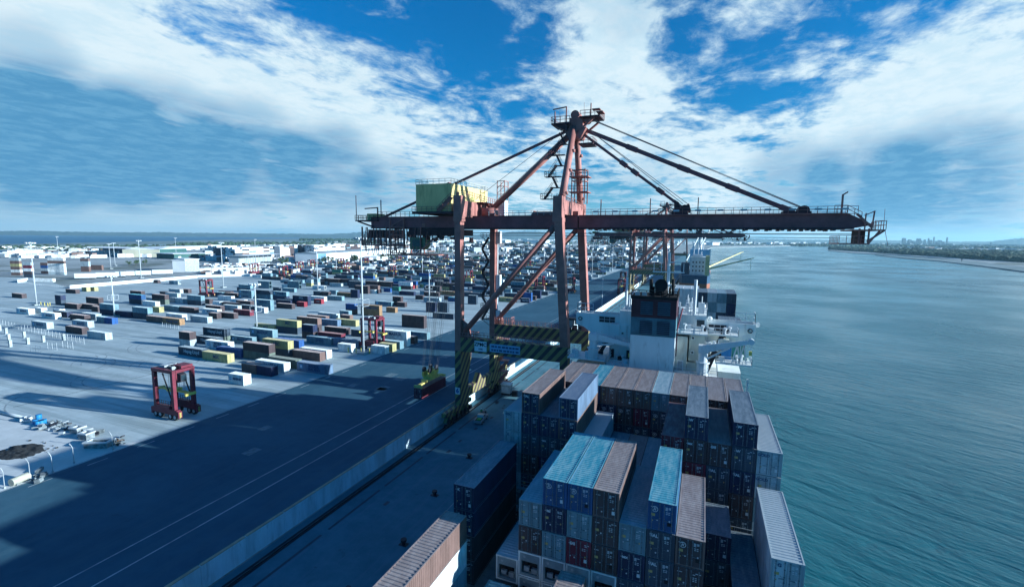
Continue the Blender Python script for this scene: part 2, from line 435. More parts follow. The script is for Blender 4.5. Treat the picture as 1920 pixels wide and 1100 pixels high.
sheet('water', [(-20500, -2800), (20500, -2800), (20500, 24600), (-20500, 24600)], -2.6, wm)
bw = gmat('bay_water_paint', (.004, .085, .18), (.008, .12, .23), .003, rough=.5, spec=.12)
sheet('water', [G(-300, 466)[:2], G(0, 463)[:2], G(200, 460)[:2], G(420, 457)[:2], G(640, 450)[:2], G(690, 447.6)[:2], (-13000, 24000), (-20400, 18000), (-20400, 2200)], -2.5, bw)
QX = -24.9
land_pts = [(QX, -220), (QX, 1500)] + gp2((1335, 463.5), (1440, 461.7), (1500, 460.2), (1562, 459.4)) + [(2500, 9000), (8000, 24200), (-13000, 24200)] + \
    gp2((690, 448.6), (640, 452.2), (560, 455), (400, 459.5), (330, 461), (150, 463.5), (0, 467), (-250, 471)) + [(-3500, -220)]
sheet('ground', land_pts, 0.0, MG['land'], 6.0)
road_x0, road_x1 = -104.6, -53.6
yard_pts = [(road_x0, -220), (road_x0, 1200)] + gp2((1120, 474), (1000, 480), (800, 493), (640, 505), (480, 517), (372, 520.5), (280, 529), (131, 541), (75, 521), (-60, 518)) + [(-900, 100), (-700, -220)]
sheet('yard_paving', yard_pts, .004, MG['yard'])
sheet('waste_ground', [G(-60, 750)[:2], G(212, 836)[:2], (road_x0, 58), (road_x0, -220), (-520, -220)], .008, MG['dirt'])
sheet('road', [(road_x1, -220), (road_x1, 1500), (road_x0, 1500), (road_x0, -220)], .008, MG['road'])
sheet('quay', [(QX+.3, -220), (QX+.3, 1500), (-52.9, 1500), (-52.9, -220)], .008, MG['quay'])
mk = MB()
def line(b, x0, x1, y0, y1, z=.014, m=0): b.add([(x0, y0, z), (x1, y0, z), (x1, y1, z), (x0, y1, z)], [(0, 1, 2, 3)], m)
y = -60.0
while y < 420:
    line(mk, -102.4, -102.15, y, y+3.2); y += 8.2
line(mk, -104.5, -104.2, -200, 1200)
for a, b_ in ((-70.1, -69.85), (-66.0, -65.75)): line(mk, a, b_, -200, 1200)
for a, b_ in ((-56.6, -56.3), (-34.9, -34.75)): line(mk, a, b_, -200, 1200)
for px, py, w, h in ((472, 846, 2.2, 3.0), (497, 802, 2.0, 2.6), (733, 703, 3, 4), (718, 727, 3, 3.4), (800, 671, 3, 4), (793, 678, 3, 4), (750, 710, 3.4, 3), (662, 722, 2.4, 3), (835, 668, 3, 4), (615, 705, 1.6, 2.4), (990, 640, 3, 5), (715, 730, 3, 3)):
    g = G(px, py); line(mk, g.x-w/2, g.x+w/2, g.y-h/2, g.y+h/2, .013, 1)
mk.build('road_marking', [mat('worn_marking_paint', (.30, .36, .39), .8, var=.35, vs=.4, rnd=False), mat('road_slab', (.10, .17, .21), .85, var=.3, vs=1.2, rnd=False)])['kind'] = 'structure'
ys = MB(); r0 = random.Random(17)
for x0, x1, y0, y1 in ((-160, -111, 76, 300), (-240, -176, 128, 330), (-332, -252, 132, 300)):
    y = y0
    while y < y1:
        line(ys, x0, x1, y, y+.16, .009, 0); y += 4.15
for i in range(30):              # turning wheels leave dark arcs
    cx, cy, R_, a0, da = r0.uniform(-210, -138), r0.uniform(60, 150), r0.uniform(9, 24), r0.uniform(0, 6.3), r0.uniform(.5, 1.6)
    for q in (0, 2.4):
        for k in range(14):
            a, b_ = a0+da*k/14, a0+da*(k+1)/14; w = .16
            P = [(cx+(R_+q+s*w)*math.cos(t_), cy+(R_+q+s*w)*math.sin(t_), .010) for s, t_ in ((-1, a), (1, a), (1, b_), (-1, b_))]
            ys.add(P, [(0, 1, 2, 3)], 1)
ys.build('yard_marking', [mat('slot_line_paint', (.27, .33, .36), .85, var=.3, vs=.5, rnd=False), mat('tyre_mark', (.25, .31, .34), .9, var=.4, vs=.8, rnd=False)])['kind'] = 'structure'
dr = MB()
for a, b_ in (((25, 763), (310, 695)), ((0, 596), (150, 604))):
    A, B = G(*a), G(*b_); d = (B-A).normalized(); n_ = Vector((-d.y, d.x, 0))*.12
    B = A+d*((B-A).length*1.25)
    dr.add([(q.x, q.y, .012) for q in (A-n_, A+n_, B+n_, B-n_)], [(0, 1, 2, 3)])
dr.build('drain_channel', M['dark'])['kind'] = 'structure'
# rails of the crane track in the quay, and the coping at the water's edge
rl = MB()
for x in (-51.1, -26.6):
    rl.b2((x-.6, -200, .012), (x+.6, 900, .02), 1); rl.b2((x-.09, -200, .02), (x+.09, 900, .12), 0)
rs0 = random.Random(41)
hc = MB()
for i in range(70):
    x, y = rs0.choice((-47.4, -44.6, -37.5, -31.0))+rs0.uniform(-.4, .4), rs0.uniform(20, 330); w = rs0.uniform(.4, .9)
    hc.b2((x-w/2, y-w, .009), (x+w/2, y+w, .022))
for i in range(24): hc.b2((-48.3, 10+i*13.0, .009), (-47.9, 10+i*13.0+11.6, .024))
hc.build('pit_cover', mat('pit_steel', (.035, .06, .085), .6, rnd=False))['kind'] = 'structure'
rl.build('crane_rail', [mat('worn_rail_steel', (.10, .11, .12), .4, .6, rnd=False), mat('rail_slot', (.016, .024, .032), .8, rnd=False)])['kind'] = 'structure'
MB().b2((QX, -220, -3.5), (QX+.6, 1500, .16)).build('quay_edge', M['concrete'])['kind'] = 'structure'
# the concrete wall between road and quay
wl = MB(); y = -140.0
while y < 620:
    wl.b2((-53.55, y, 0), (-53.2, y+5.96, 3.1)); y += 6.0
w_ = wl.build('quay_wall', mat('pale_wall_concrete', (.56, .72, .80), .8, var=.2, vs=.5, dirt=(.22, .30, .34), dirt_amt=.4, streak=True, rnd=False))
prop(w_, 'long pale concrete wall running between the road and the quay', 'wall')
cp = MB(); y = -140.0
while y < 620: cp.b2((-53.6, y+.08, 3.1), (-53.15, y+5.9, 3.19)); y += 6.0
cp.build('capping', mat('rusty_capping', (.34, .29, .21), .7), w_)
# far shores, hills and mud
sheet('far_shore', gp2((1553, 469.3), (1600, 473.5), (1690, 478), (1760, 483), (1840, 491), (1925, 501)) + [(900, 1050), (2200, 1300), (9000, 9000), (7000, 16000)] + gp2((1640, 460.5), (1570, 465)), -.6, MG['land'], 4.0)
sheet('mud_bank', gp2((1640, 477), (1690, 482.5), (1760, 488), (1840, 497), (1925, 508)) + [(1000, 1000)] + gp2((1925, 499), (1840, 489)), -.9, MG['mud'], 3.0)
sheet('tidal_flat', gp2((-200, 466), (0, 462), (200, 459), (420, 456), (640, 450.0), (690, 448.0)) + gp2((600, 446.8), (420, 449.0), (200, 453.5), (0, 457), (-200, 460)), -1.6, MG['mud'], 2.0)
def ridge(name, pts, dist, thick, m, seed=0, jag=.25):   # a hill range: real ridge with depth, far away. pts: (px, py top, py foot)
    rs = random.Random(seed); fr, tp, bk = [], [], []
    P = []
    for (a, b_) in zip(pts[:-1], pts[1:]):
        n = max(2, int((b_[0]-a[0])/3))
        for i in range(n): P.append((a[0]+(b_[0]-a[0])*i/n, a[1]+(b_[1]-a[1])*i/n))
    P.append(pts[-1][:2])
    b = MB()
    for px, py in P:
        d = ray(px, py); hd = Vector((d.x, d.y, 0)); L = dist/hd.length
        q = Vector((d.x*L, d.y*L, 0)); e = hd.normalized()
        h = max(4.0, CAM_H+d.z*L) * (1+rs.uniform(-jag, jag)*.3)
        b.v += [tuple(q-e*thick), tuple(q-e*thick*.45+Vector((0, 0, h*.55))), tuple(q+Vector((0, 0, h))), tuple(q+e*thick)]
    for i in range(len(P)-1):
        for k in range(3): b.f.append((4*i+k, 4*i+k+1, 4*i+4+k+1, 4*i+4+k)); b.mi.append(0)
    o = b.build(name, m); o['kind'] = 'structure'; smooth(o)
    return o
hm = mat('forest_hills', (.045, .075, .07), .9, var=.5, vs=.004, rnd=False)
ridge('hills', [(-100, 433.5), (60, 432.8), (85, 433), (120, 434.2), (200, 435.3), (280, 435.5), (300, 434.6), (330, 436), (420, 437), (560, 438.2), (700, 440)], 14000, 900, hm, 1)
ridge('hills', [(560, 440), (610, 438.8), (660, 436.5), (700, 434), (730, 436.5), (780, 440), (860, 441.5), (930, 439), (960, 434.5), (978, 433), (1000, 433.5), (1020, 434), (1040, 437.5), (1080, 440.5), (1160, 443), (1300, 446)], 14000, 1500, hm, 2)
ridge('hills', [(1250, 447), (1400, 447.5), (1550, 449.5), (1700, 451), (1800, 453), (1860, 452.5), (1890, 448.8), (1915, 446.6), (1960, 446.4), (2050, 452)], 14000, 1200, hm, 3)
def canopy(name, px0, px1, ytop, ybot, n, hh, m, seed, lab=None):    # a wood far off: hundreds of leafy mounds over real ground
    rs = random.Random(seed); b = MB()
    for _ in range(n):
        px = rs.uniform(px0, px1); u = (px-px0)/(px1-px0)
        yt, yb = ytop(u), ybot(u)
        g = G(px, yt+(yb-yt)*rs.random()**.8, 0)
        s = rs.uniform(.7, 1.5)*hh
        nr = 6; z0 = -1.0
        ring = []
        for k, (rr, zz) in enumerate(((.9, .0), (1.0, .45), (.62, .85))):
            for i in range(nr):
                a = 2*math.pi*(i+.5*k)/nr; j = rs.uniform(.7, 1.25)
                ring.append((g.x+s*rr*j*math.cos(a), g.y+s*rr*j*math.sin(a), z0+s*zz*rs.uniform(.85, 1.15)))
        ring.append((g.x, g.y, z0+s*1.02))
        fs = []
        for k in range(2):
            for i in range(nr): fs.append((k*nr+i, k*nr+(i+1) % nr, (k+1)*nr+(i+1) % nr, (k+1)*nr+i))
        for i in range(nr): fs.append((2*nr+i, 2*nr+(i+1) % nr, 3*nr))
        b.add(ring, fs)
    o = b.build(name, m, fix=False); o['kind'] = 'stuff'
    return o
fm = mat('far_foliage', (.035, .068, .045), .9, var=.6, vs=.03, rnd=False)
canopy('mangrove_woods', 1556, 1925, lambda u: 463+u*9, lambda u: 467.5+u*24, 2600, 9, fm, 5)
canopy('mangrove_woods', 1480, 1925, lambda u: 457.5+u*2, lambda u: 461+u*6, 900, 13, fm, 6)
canopy('mangrove_woods', 563, 740, lambda u: 447.8, lambda u: 451.5, 600, 12, fm, 8)
canopy('scrub_woods', 0, 330, lambda u: 461.5-u*2, lambda u: 472-u*4, 420, 5.5, fm, 9)
canopy('scrub_woods', 330, 720, lambda u: 456-u*4, lambda u: 461-u*4, 420, 7, fm, 10)
canopy('scrub_woods', 700, 1330, lambda u: 447.3, lambda u: 458, 800, 9, fm, 11)
canopy('scrub_woods', 800, 1060, lambda u: 455, lambda u: 474, 260, 3.6, fm, 12)
canopy('scrub_woods', 1310, 1560, lambda u: 455, lambda u: 459.5, 420, 9, fm, 13)
# ------------------------------------------------------------------ shipping containers
CH = 2.72
def cont_body(L):
    b = MB(); y0, y1 = -L/2+.14, L/2-.14
    per = .285; n = int((y1-y0)/per); per = (y1-y0)/n
    prof = []
    for i in range(n):
        a = y0+i*per
        prof += [(a, 0), (a+per*.34, 0), (a+per*.5, 1), (a+per*.84, 1)]
    prof.append((y1, 0))
    for sx in (-1, 1):
        vs = []
        for yy, d in prof: x = sx*(1.195-.04*d); vs += [(x, yy, .16), (x, yy, CH-.12)]
        b.add(vs, [(2*i, 2*i+1, 2*i+3, 2*i+2) if sx < 0 else (2*i, 2*i+2, 2*i+3, 2*i+1) for i in range(len(prof)-1)])
    n = int((y1-y0)/.40); per = (y1-y0)/n; prof = []
    for i in range(n):
        a = y0+i*per; prof += [(a, 0), (a+per*.34, 0), (a+per*.5, 1), (a+per*.84, 1)]
    prof.append((y1, 0))
    vs = []
    for yy, d in prof: vs += [(-1.16, yy, CH-.02-.05*d), (1.16, yy, CH-.02-.05*d)]
    b.add(vs, [(2*i, 2*i+1, 2*i+3, 2*i+2) for i in range(len(prof)-1)])
    for sx in (-1, 1):
        b.b2((sx*1.10, -L/2+.17, CH-.13), (sx*1.218, L/2-.17, CH-.005))
        b.b2((sx*1.08, -L/2+.17, .02), (sx*1.216, L/2-.17, .17))
        for sy in (-1, 1):
            b.b2((sx*1.06, sy*(L/2-.17), .12), (sx*1.219, sy*(L/2-.002), CH-.12))
            b.b2((sx*1.05, sy*(L/2-.19), CH-.125), (sx*1.222, sy*(L/2+.002), CH))
            b.b2((sx*1.05, sy*(L/2-.19), 0), (sx*1.222, sy*(L/2+.002), .125))
    for sy in (-1, 1):
        b.b2((-1.05, sy*(L/2-.15), CH-.15), (1.05, sy*(L/2-.004), CH-.008))
        b.b2((-1.05, sy*(L/2-.15), .02), (1.05, sy*(L/2-.006), .15))
    b.b2((-1.06, L/2-.10, .15), (1.06, L/2-.05, CH-.15))
    b.b2((-1.15, -L/2+.15, .1), (1.15, L/2-.15, .14))
    me = b.mesh('container_body'); me.materials.append(None); return me
def door_mesh(L, s):
    b = MB(); y = -L/2
    b.b2((s*.012, y+.03, .16), (s*1.055, y+.075, CH-.155))
    for x in (.26, .78): b.b2((s*(x-.17), y+.018, .34), (s*(x+.17), y+.03, CH-.33))
    me = b.mesh('door'); me.materials.append(None); return me
def gear_mesh(L, s):
    b = MB(); y = -L/2-.015
    for x in (.20, .86):
        b.tube((s*x, y, .13), (s*x, y, CH-.10), .026, 5)
        for z in (.2, .75, 1.25, 1.9, CH-.2): b.b2((s*(x-.06), y-.02, z-.03), (s*(x+.06), y+.04, z+.03))
    b.bar((s*.20, y-.03, 1.1), (s*.62, y-.03, 1.06), .035)
    me = b.mesh('lock_gear'); me.materials.append(None); return me
def mark_mesh(L, v):
    rs = random.Random(v*17+3); b = MB(); y = -L/2
    def r(x0, z0, w, h, m=0): b.b2((x0, y-.006, z0), (x0+w, y+.016, z0+h), m)
    rows = ((.30, 2.28, 3), (.34, 2.14, 2)) if v % 2 else ((.28, 2.30, 2), (.28, 2.19, 2), (.28, 2.08, 1))
    for x, z, k in rows:
        for i in range(k):
            if rs.random() < .9: r(x+i*.26, z, .20, .065)
    for i in range(rs.randint(2, 3)):
        for j in range(2): r(.34+j*.2, 1.86-i*.16, .14, .06)
    r(-.98, 2.18, .10, .05); r(-.80, 2.18, .24, .05)
    if v % 3 != 1: r(-.93, 1.35, .34, .24, 1)
    if v % 3 == 1: r(.55, .5, .30, .34, 0)
    r(-.86, .85, .12, .10, 0 if v % 2 else 1); r(.60, 1.02, .12, .14, v % 2); r(-.45, .55+.2*(v % 4), .12, .12, 0)
    if v % 4 == 2: r(.48, .62, .38, .32, 2)
    me = b.mesh('marking')
    for m in (M['text'], mat('label_yellow', (.42, .33, .12), .6, rnd=False), M['soot']): me.materials.append(m)
    return me
CM = {}
for L in (6.06, 12.19):
    CM[L] = dict(body=cont_body(L), door=[door_mesh(L, s) for s in (-1, 1)], gear=[gear_mesh(L, s) for s in (-1, 1)], mark=[mark_mesh(L, v) for v in range(6)])
def slot(me, name, m, parent):
    o = place(name, me, parent); o.material_slots[0].link = 'OBJECT'; o.material_slots[0].material = m; return o
def reefer_unit(L):
    b = MB(); y = -L/2
    b.b2((-1.05, y+.02, 1.72), (1.05, y+.10, CH-.16), 0); b.b2((-1.05, y+.02, .16), (-.86, y+.10, 1.72), 0); b.b2((.86, y+.02, .16), (1.05, y+.10, 1.72), 0)
    b.b2((-.86, y+.02, .16), (.86, y+.10, .42), 0); b.b2((-.86, y+.45, .42), (.86, y+.5, 1.72), 1)
    b.b2((-.7, y+.2, .5), (-.1, y+.45, 1.0), 2); b.b2((.15, y+.15, .45), (.75, y+.44, .95), 2); b.tube((.3, y+.25, 1.35), (.3, y+.42, 1.35), .27, 12, 1); b.b2((-.75, y+.22, 1.15), (-.2, y+.4, 1.6), 1)
    b.tube((-.55, y+.0, 2.2), (-.55, y+.03, 2.2), .14, 12, 2)
    me = b.mesh('refrigeration_unit')
    for m in (mat('reefer_front', (.20, .27, .31), .6, dirt=(.12, .13, .14), dirt_amt=.4), M['soot'], M['grey']): me.materials.append(m)
    return me
REEF = {L: reefer_unit(L) for L in (12.19,)}
ring = MB()
for i in range(20):
    a, b_ = 2*math.pi*i/20, 2*math.pi*(i+1)/20
    ring.bar((.25*math.cos(a), .25*math.sin(a), 0), (.25*math.cos(b_), .25*math.sin(b_), 0), .055, .012)
for pp in (((-.10, -.13), (-.04, .13)), ((.04, -.13), (.10, .13)), ((-.12, -.06), (.02, .05)), ((-.02, -.05), (.12, .06))):
    ring.bar((*pp[0], 0), (*pp[1], 0), .05, .012)
LOGO_H = ring.mesh('emblem'); LOGO_H.materials.append(None)
star = MB()
star.box((0, 0, 0), (.62, .62, .012), 0)
st_pts = []
for i in range(14):
    r_ = .24 if i % 2 == 0 else .11; a = math.pi/2+i*math.pi/7
    st_pts.append((r_*math.cos(a), r_*math.sin(a), .008))
star.prism(st_pts, (0, 0, .008), 1)
LOGO_S = star.mesh('emblem')
LOGO_S.materials.append(M['logo']); LOGO_S.materials.append(M['text'])
CONT = []
def container(L, k, loc, rz=0.0, detail=2, tag='', zs=1.0, reef=False, group=None, word=None):
    o = empty('shipping_container', loc, rz, None, 'shipping container', group)
    o.scale = (1, 1, zs)
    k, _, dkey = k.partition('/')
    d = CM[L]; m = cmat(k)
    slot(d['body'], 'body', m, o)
    rs = random.Random(len(CONT)*13+5)
    if detail >= 1 and reef:
        place('refrigeration_unit', REEF[12.19], o)
    elif detail >= 2:
        dk = cmat(dkey) if dkey else m  # darker door colour paints in the shade on the end face
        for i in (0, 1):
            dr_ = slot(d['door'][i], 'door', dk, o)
            if detail >= 3: slot(d['gear'][i], 'lock_gear', M['bar'], dr_)
        if detail >= 3: place('marking', d['mark'][rs.randrange(6)], o)
    dy = -L/2-.012
    if tag == 'H': put('emblem', LOGO_H, M['text'], o, (1, 0, 0), (0, 0, 1), (-.62, dy, 2.02))
    elif tag == 'D': 
        q = put('emblem', LOGO_H, M['text'], o, (.92, 0, .39), (-.39, 0, .92), (-.55, dy, 2.0))
    elif tag and tag[0] == '@':      # writing across the long side that faces the road
        s = tag[1:]
        two = '/' in s; ln = s.split('/')
        if ln[0][:1] == '*':
            e = place('emblem', LOGO_S, o); ex, ey = Vector((0, -1, 0)), Vector((0, 0, 1)); n = ex.cross(ey)
            off = (L*.36) if L > 7 else L*.36
            e.matrix_local = Matrix(((0, 0, n.x, -1.235), (-1*2.0, 0, 0, off), (0, 2.0, 0, 1.5), (0, 0, 0, 1)))
            e.scale = (1.9, 1.9, 1) if L > 7 else (1.3, 1.3, 1)
            ln[0] = ln[0][1:]
        sz = 1.6 if L > 7 else .9
        cm_ = M['text'] if k in ('navy', 'blue', 'maroon', 'red', 'slate', 'green', 'umber', 'brown') else M['textb']
        for i, w in enumerate(ln):
            z = 1.5 if not two else (1.9-.95*i if L > 7 else 1.75-.7*i)
            put('lettering', text_mesh(w, sz if not two else sz*.72, .03), cm_, o, (0, -1, 0), (0, 0, 1), (-1.235, -L*.06 if L > 7 else -L*.08, z))
    elif tag:
        put('lettering', text_mesh(tag, .42 if len(tag) < 5 else .34, .015), M['textb'] if k in ('white', 'grey', 'teal') else M['text'], o, (1, 0, 0), (0, 0, 1), (-.60, dy, 2.22))
    CONT.append(dict(o=o, L=L, k=k, loc=Vector(loc), word=word or WORD[k]))
    return o
# ------------------------------------------------------------------ containers on the ship's deck
RW, TP = 2.5037, 2.777
def rowx(r): return -16.0+r*RW+1.22
def tierword(i, n):
    return 'topmost' if i == 0 else ORD[i]+' down'
def bay(name, yc, ztop0, table, L=12.19, detail=3, rev=False):
    for r, (t0, items) in table.items():
        for i, it in enumerate(items.split()):
            q = it.split(':'); k = q[0]; tg = q[1].replace('_', ' ') if len(q) > 1 else ''
            z = ztop0+(t0-i)*TP-CH
            if z < 2.0: continue
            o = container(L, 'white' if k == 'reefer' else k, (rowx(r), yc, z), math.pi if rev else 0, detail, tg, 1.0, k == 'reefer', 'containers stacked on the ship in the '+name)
            kk = 'white refrigerated' if k == 'reefer' else WORD[k.split('/')[0]]
            o['label'] = f"{kk} container, {tierword(i, 0)} in {ORD[r+3]} stack from quay, {name}"
ZA = 18.63
bay('front ship bay', 47.975, ZA, {
    -3: (-1, 'navy:K navy:K umber umber'), -1: (-3.4, 'reefer'), 0: (-1, 'teal umber reefer reefer'), 1: (0, 'azure:H navy:tal teal reefer reefer'),
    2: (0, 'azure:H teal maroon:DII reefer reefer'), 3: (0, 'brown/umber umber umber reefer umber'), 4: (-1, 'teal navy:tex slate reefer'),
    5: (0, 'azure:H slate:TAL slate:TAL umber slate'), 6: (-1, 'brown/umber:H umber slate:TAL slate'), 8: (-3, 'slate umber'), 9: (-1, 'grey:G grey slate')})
bay('front ship bay', 51.0, ZA, {7: (-2, 'navy slate umber')}, 6.06)
bay('middle ship bay', 61.665, 22.13, {
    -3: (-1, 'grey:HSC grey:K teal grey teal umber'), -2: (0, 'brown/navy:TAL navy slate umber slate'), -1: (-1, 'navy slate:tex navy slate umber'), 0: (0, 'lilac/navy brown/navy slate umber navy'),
    1: (-2, 'grey slate umber'), 2: (-3, 'slate navy'), 3: (-3, 'umber slate'), 4: (-3, 'teal slate'), 5: (-1, 'maroon maroon slate umber'),
    6: (0, 'navy:W umber:tex maroon slate:TAL umber'), 7: (-1, 'umber:DII slate:TAL slate navy slate'), 8: (0, 'navy:W slate:W navy:TAL umber slate'), 9: (-1, 'grey:GOLD grey:GOLD teal grey slate')})
bay('ship bay below funnel', 75.36, 19.95, {
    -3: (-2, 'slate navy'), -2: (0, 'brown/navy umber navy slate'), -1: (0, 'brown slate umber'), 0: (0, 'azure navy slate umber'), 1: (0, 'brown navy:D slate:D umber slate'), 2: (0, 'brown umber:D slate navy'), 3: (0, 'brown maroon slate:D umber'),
    4: (0, 'teal slate:D navy:D slate'), 5: (0, 'brown umber slate navy'), 6: (0, 'brown slate umber navy'), 7: (0, 'umber navy slate slate'), 8: (0, 'umber slate navy umber'), 9: (-2, 'grey teal slate')})
bay('bay at picture foot', 34.1, ZA, {-3: (-1.74, 'brown white grey'), -1: (-4, 'azure'), 2: (-2.82, 'brown umber'), 3: (-3.4, 'azure slate'), 0: (-4.3, 'slate'), 4: (-4.2, 'umber'), 5: (-4.0, 'slate'), 7: (-4.4, 'umber'), 6: (-4.2, 'slate'), 8: (-4.4, 'navy')})
bay('first bay beyond bridge', 122.0, 25.9, {7: (-2, 'grey grey slate'), 8: (-1, 'slate slate green'), 9: (-1, 'slate maroon green')}, detail=2)
bay('second bay beyond bridge', 150.0, 27.2, {6: (0, 'slate teal green slate'), 7: (0, 'grey teal grey green'), 8: (0, 'teal grey slate green'), 9: (0, 'slate navy navy slate'), 4: (-3, 'brown navy')}, detail=2)
bay('third bay beyond bridge', 171.0, 26.0, {3: (0, 'white white white white'), 4: (0, 'white white white white'), 5: (0, 'white white white white'), 0: (-4, 'slate umber'), 1: (-4, 'umber slate'), 7: (-1, 'umber slate')}, detail=2)
# ------------------------------------------------------------------ the container ship
ship = empty('cargo_ship', (-7.24, 0, 0), 0, 'container ship with white bridge and dark two tone funnel, berthed under the crane', 'ship')
HB = 16.3
def hull_pts(z, k):
    sec = [(-HB*.86, -92), (HB*.86, -92), (HB, -80), (HB, 190), (HB*.93, 205), (HB*.70, 222), (HB*.3, 236+k), (0, 240+k), (-HB*.3, 236+k), (-HB*.7, 222), (-HB*.93, 205), (-HB, 190), (-HB, -80)]
    return [(x, y, z) for x, y in sec]
b = MB(); lo, hi = hull_pts(-4, -12), hull_pts(3.6, 0); n = len(lo)
b.add(lo+hi, [(i, (i+1) % n, n+(i+1) % n, n+i) for i in range(n)])
b.build('hull', M['hull'], ship)
MB().add(hull_pts(3.55, 0), [tuple(range(n))]).build('main_deck', M['deck'], ship)
b = MB()
for y0 in (-88, -60, -43, -28, 0, 13.8, 27.6, 41.6, 55.3, 69.2, 112, 128, 144, 160, 176):
    for x0 in (-12.4, -4.1, 4.2):
        b.b2((x0, y0, 3.56), (x0+8.1, y0+12.6, 4.55))
        for i in range(9): b.b2((x0+.2, y0+.5+i*1.4, 4.55), (x0+7.9, y0+.75+i*1.4, 4.68))
b.build('hatch_cover', mat('hatch_grey', (.16, .21, .24), .7, dirt=(.07, .06, .05), dirt_amt=.5), ship)
b = MB()
for y0 in (54.8, 68.5, 82.4):
    for x in [-16.0+3*i for i in range(11)] + [16.0]: b.b2((x-.16, y0-.16, 3.6), (x+.16, y0+.16, 9.4))
    for z in (6.6, 9.3): b.b2((-16, y0-.3, z), (16, y0+.3, z+.12))
    b.rail([(-16, y0, 9.4), (16, y0, 9.4)], 1.0, 2.0, .06)
b.build('lashing_bridge', M['grey'], ship)
b = MB()
for s in (-1, 1): b.rail([(s*(HB-.15), -80, 3.6), (s*(HB-.15), 190, 3.6)], 1.1, 3.0, .06)
b.build('deck_railing', M['wht'], ship)
# accommodation block, decks at 2.8 m
W0 = M['shipw']
b = MB()
b.b2((-14.5, 92, 3.56), (14.5, 104, 18.2)); b.b2((-9.2, 92.0, 18.2), (9.2, 103.6, 25.4)); b.b2((-7.4, 92.3, 25.4), (8.3, 103.2, 28.2))
for z in (20.6, 23.0): b.b2((-9.3, 91.9, z), (-4.3, 92.0, z+.1))
for x in (-7.4, -6.0): b.b2((x-.05, 91.88, 18.6), (x+.05, 92.0, 25.3))
b.build('accommodation_block', W0, ship)
b = MB()
b.b2((3.35, 87.2, 18.6), (5.35, 92, 25.0)); b.b2((5.6, 88, 20.6), (8.2, 92, 25.5)); b.b2((5.4, 87.6, 18.6), (8.0, 92, 20.4)); b.b2((10.4, 90.5, 20.2), (12.2, 92.5, 24.4)); b.b2((-14.8, 88.5, 15.0), (-9.0, 92, 18.2))
b.b2((-4.9, 89.5, 3.56), (-4.2, 92.0, 27.6))
b.build('engine_casing', mat('cream_paint', (.50, .53, .47), .55, var=.1, vs=.3, dirt=(.25, .2, .15), dirt_amt=.5, streak=True, rnd=False), ship)
# windows and doors of the aft face
def opening(x, z, w, h, y, name='window', m=None):
    f = MB().b2((x-w/2-.12, y-.10, z-.12), (x+w/2+.12, y-.02, z+h+.12)).build(name, W0, ship)
    MB().b2((x-w/2, y-.13, z), (x+w/2, y-.10, z+h)).build('pane', m or M['glass'], f)
opening(7.3, 26.2, 1.3, 1.2, 92.3)
for x, z, y in ((6.2, 24.6, 88), (6.2, 22.0, 88), (7.6, 21.3, 88), (-8.3, 21.4, 92), (-6.7, 23.6, 92)): opening(x, z, .35, .35, y)
for x, z, y in ((9.0, 19.3, 92), (-8.6, 18.7, 92), (-5.4, 18.7, 92), (4.3, 18.8, 87.2)): opening(x, z, .8, 1.8, y, 'door', M['dark'] if x != 4.3 else M['grey'])
# bridge wings
for s in (-1, 1):
    b = MB()
    b.prism([(s*7.2, 94.2, 26.9), (s*16.6, 94.2, 26.9), (s*16.6, 94.2, 24.6), (s*14.9, 94.2, 24.0), (s*11.0, 94.2, 21.2), (s*8.2, 94.2, 20.6), (s*7.2, 94.2, 21.6)], (0, .25, 0))
    b.b2((s*7.4, 94.45, 25.6), (s*16.5, 97.6, 25.8)); b.b2((s*16.4, 94.45, 24.8), (s*16.6, 97.6, 26.9)); b.b2((s*7.4, 97.4, 25.7), (s*16.5, 97.6, 26.9))
    w = b.build('bridge_wing', W0, ship)
    b = MB(); b.b2((s*8.6, 94.12, 25.3), (s*11.8, 94.2, 26.5)); 
    b.build('screen_opening', M['dark'], w)
    b = MB(); b.rail([(s*8.6, 94.1, 25.3), (s*11.8, 94.1, 25.3)], 1.15, .8, .07)
    b.rail([(s*13.3, 95, 26.9), (s*16.5, 95, 26.9), (s*16.5, 97.5, 26.9)], 1.9, 1.3, .09)
    b.build('wing_railing', M['wht'], w)
    lb = MB()
    for i in range(14):
        a, c = 2*math.pi*i/14, 2*math.pi*(i+1)/14
        lb.bar((s*15.7+.36*math.cos(a), 94.08, 25.7+.36*math.sin(a)), (s*15.7+.36*math.cos(c), 94.08, 25.7+.36*math.sin(c)), .17, .12)
    lb.build('lifebuoy', M['dark'], w)
    d_ = MB().tube((s*17.0, 96, 26.6), (s*17.0, 96.5, 26.6), .45, 12).build('searchlight', M['wht'], w)
# funnel
fun = MB().b2((-4.15, 84.3, 4.0), (3.35, 90.8, 25.2)).build('funnel', mat('funnel_white', (.60, .66, .68), .5, var=.12, vs=.25, dirt=(.16, .17, .18), dirt_amt=.5, streak=True, rnd=False), ship)
MB().b2((-4.18, 84.27, 25.2), (3.38, 90.83, 28.4)).build('blue_band', M['funnelb'], fun)
MB().b2((-4.18, 84.27, 28.4), (3.38, 90.83, 31.7)).build('maroon_band', M['funnel'], fun)
MB().b2((-4.3, 84.1, 31.7), (3.5, 90.9, 32.2)).build('funnel_cap', M['soot'], fun)
for z0 in (25.5, 28.9):
    for x0 in (-2.6, .3):
        b = MB(); b.b2((x0, 84.2, z0), (x0+2.1, 84.26, z0+2.4), 0)
        for i in range(7): b.bar((x0, 84.16, z0+.2+i*.34), (x0+2.1, 84.16, z0+.2+i*.34), .12, .2, 1)
        b.build('louvre', [M['soot'], mat('louvre_blue', (.03, .075, .12), .6, rnd=False)], fun)
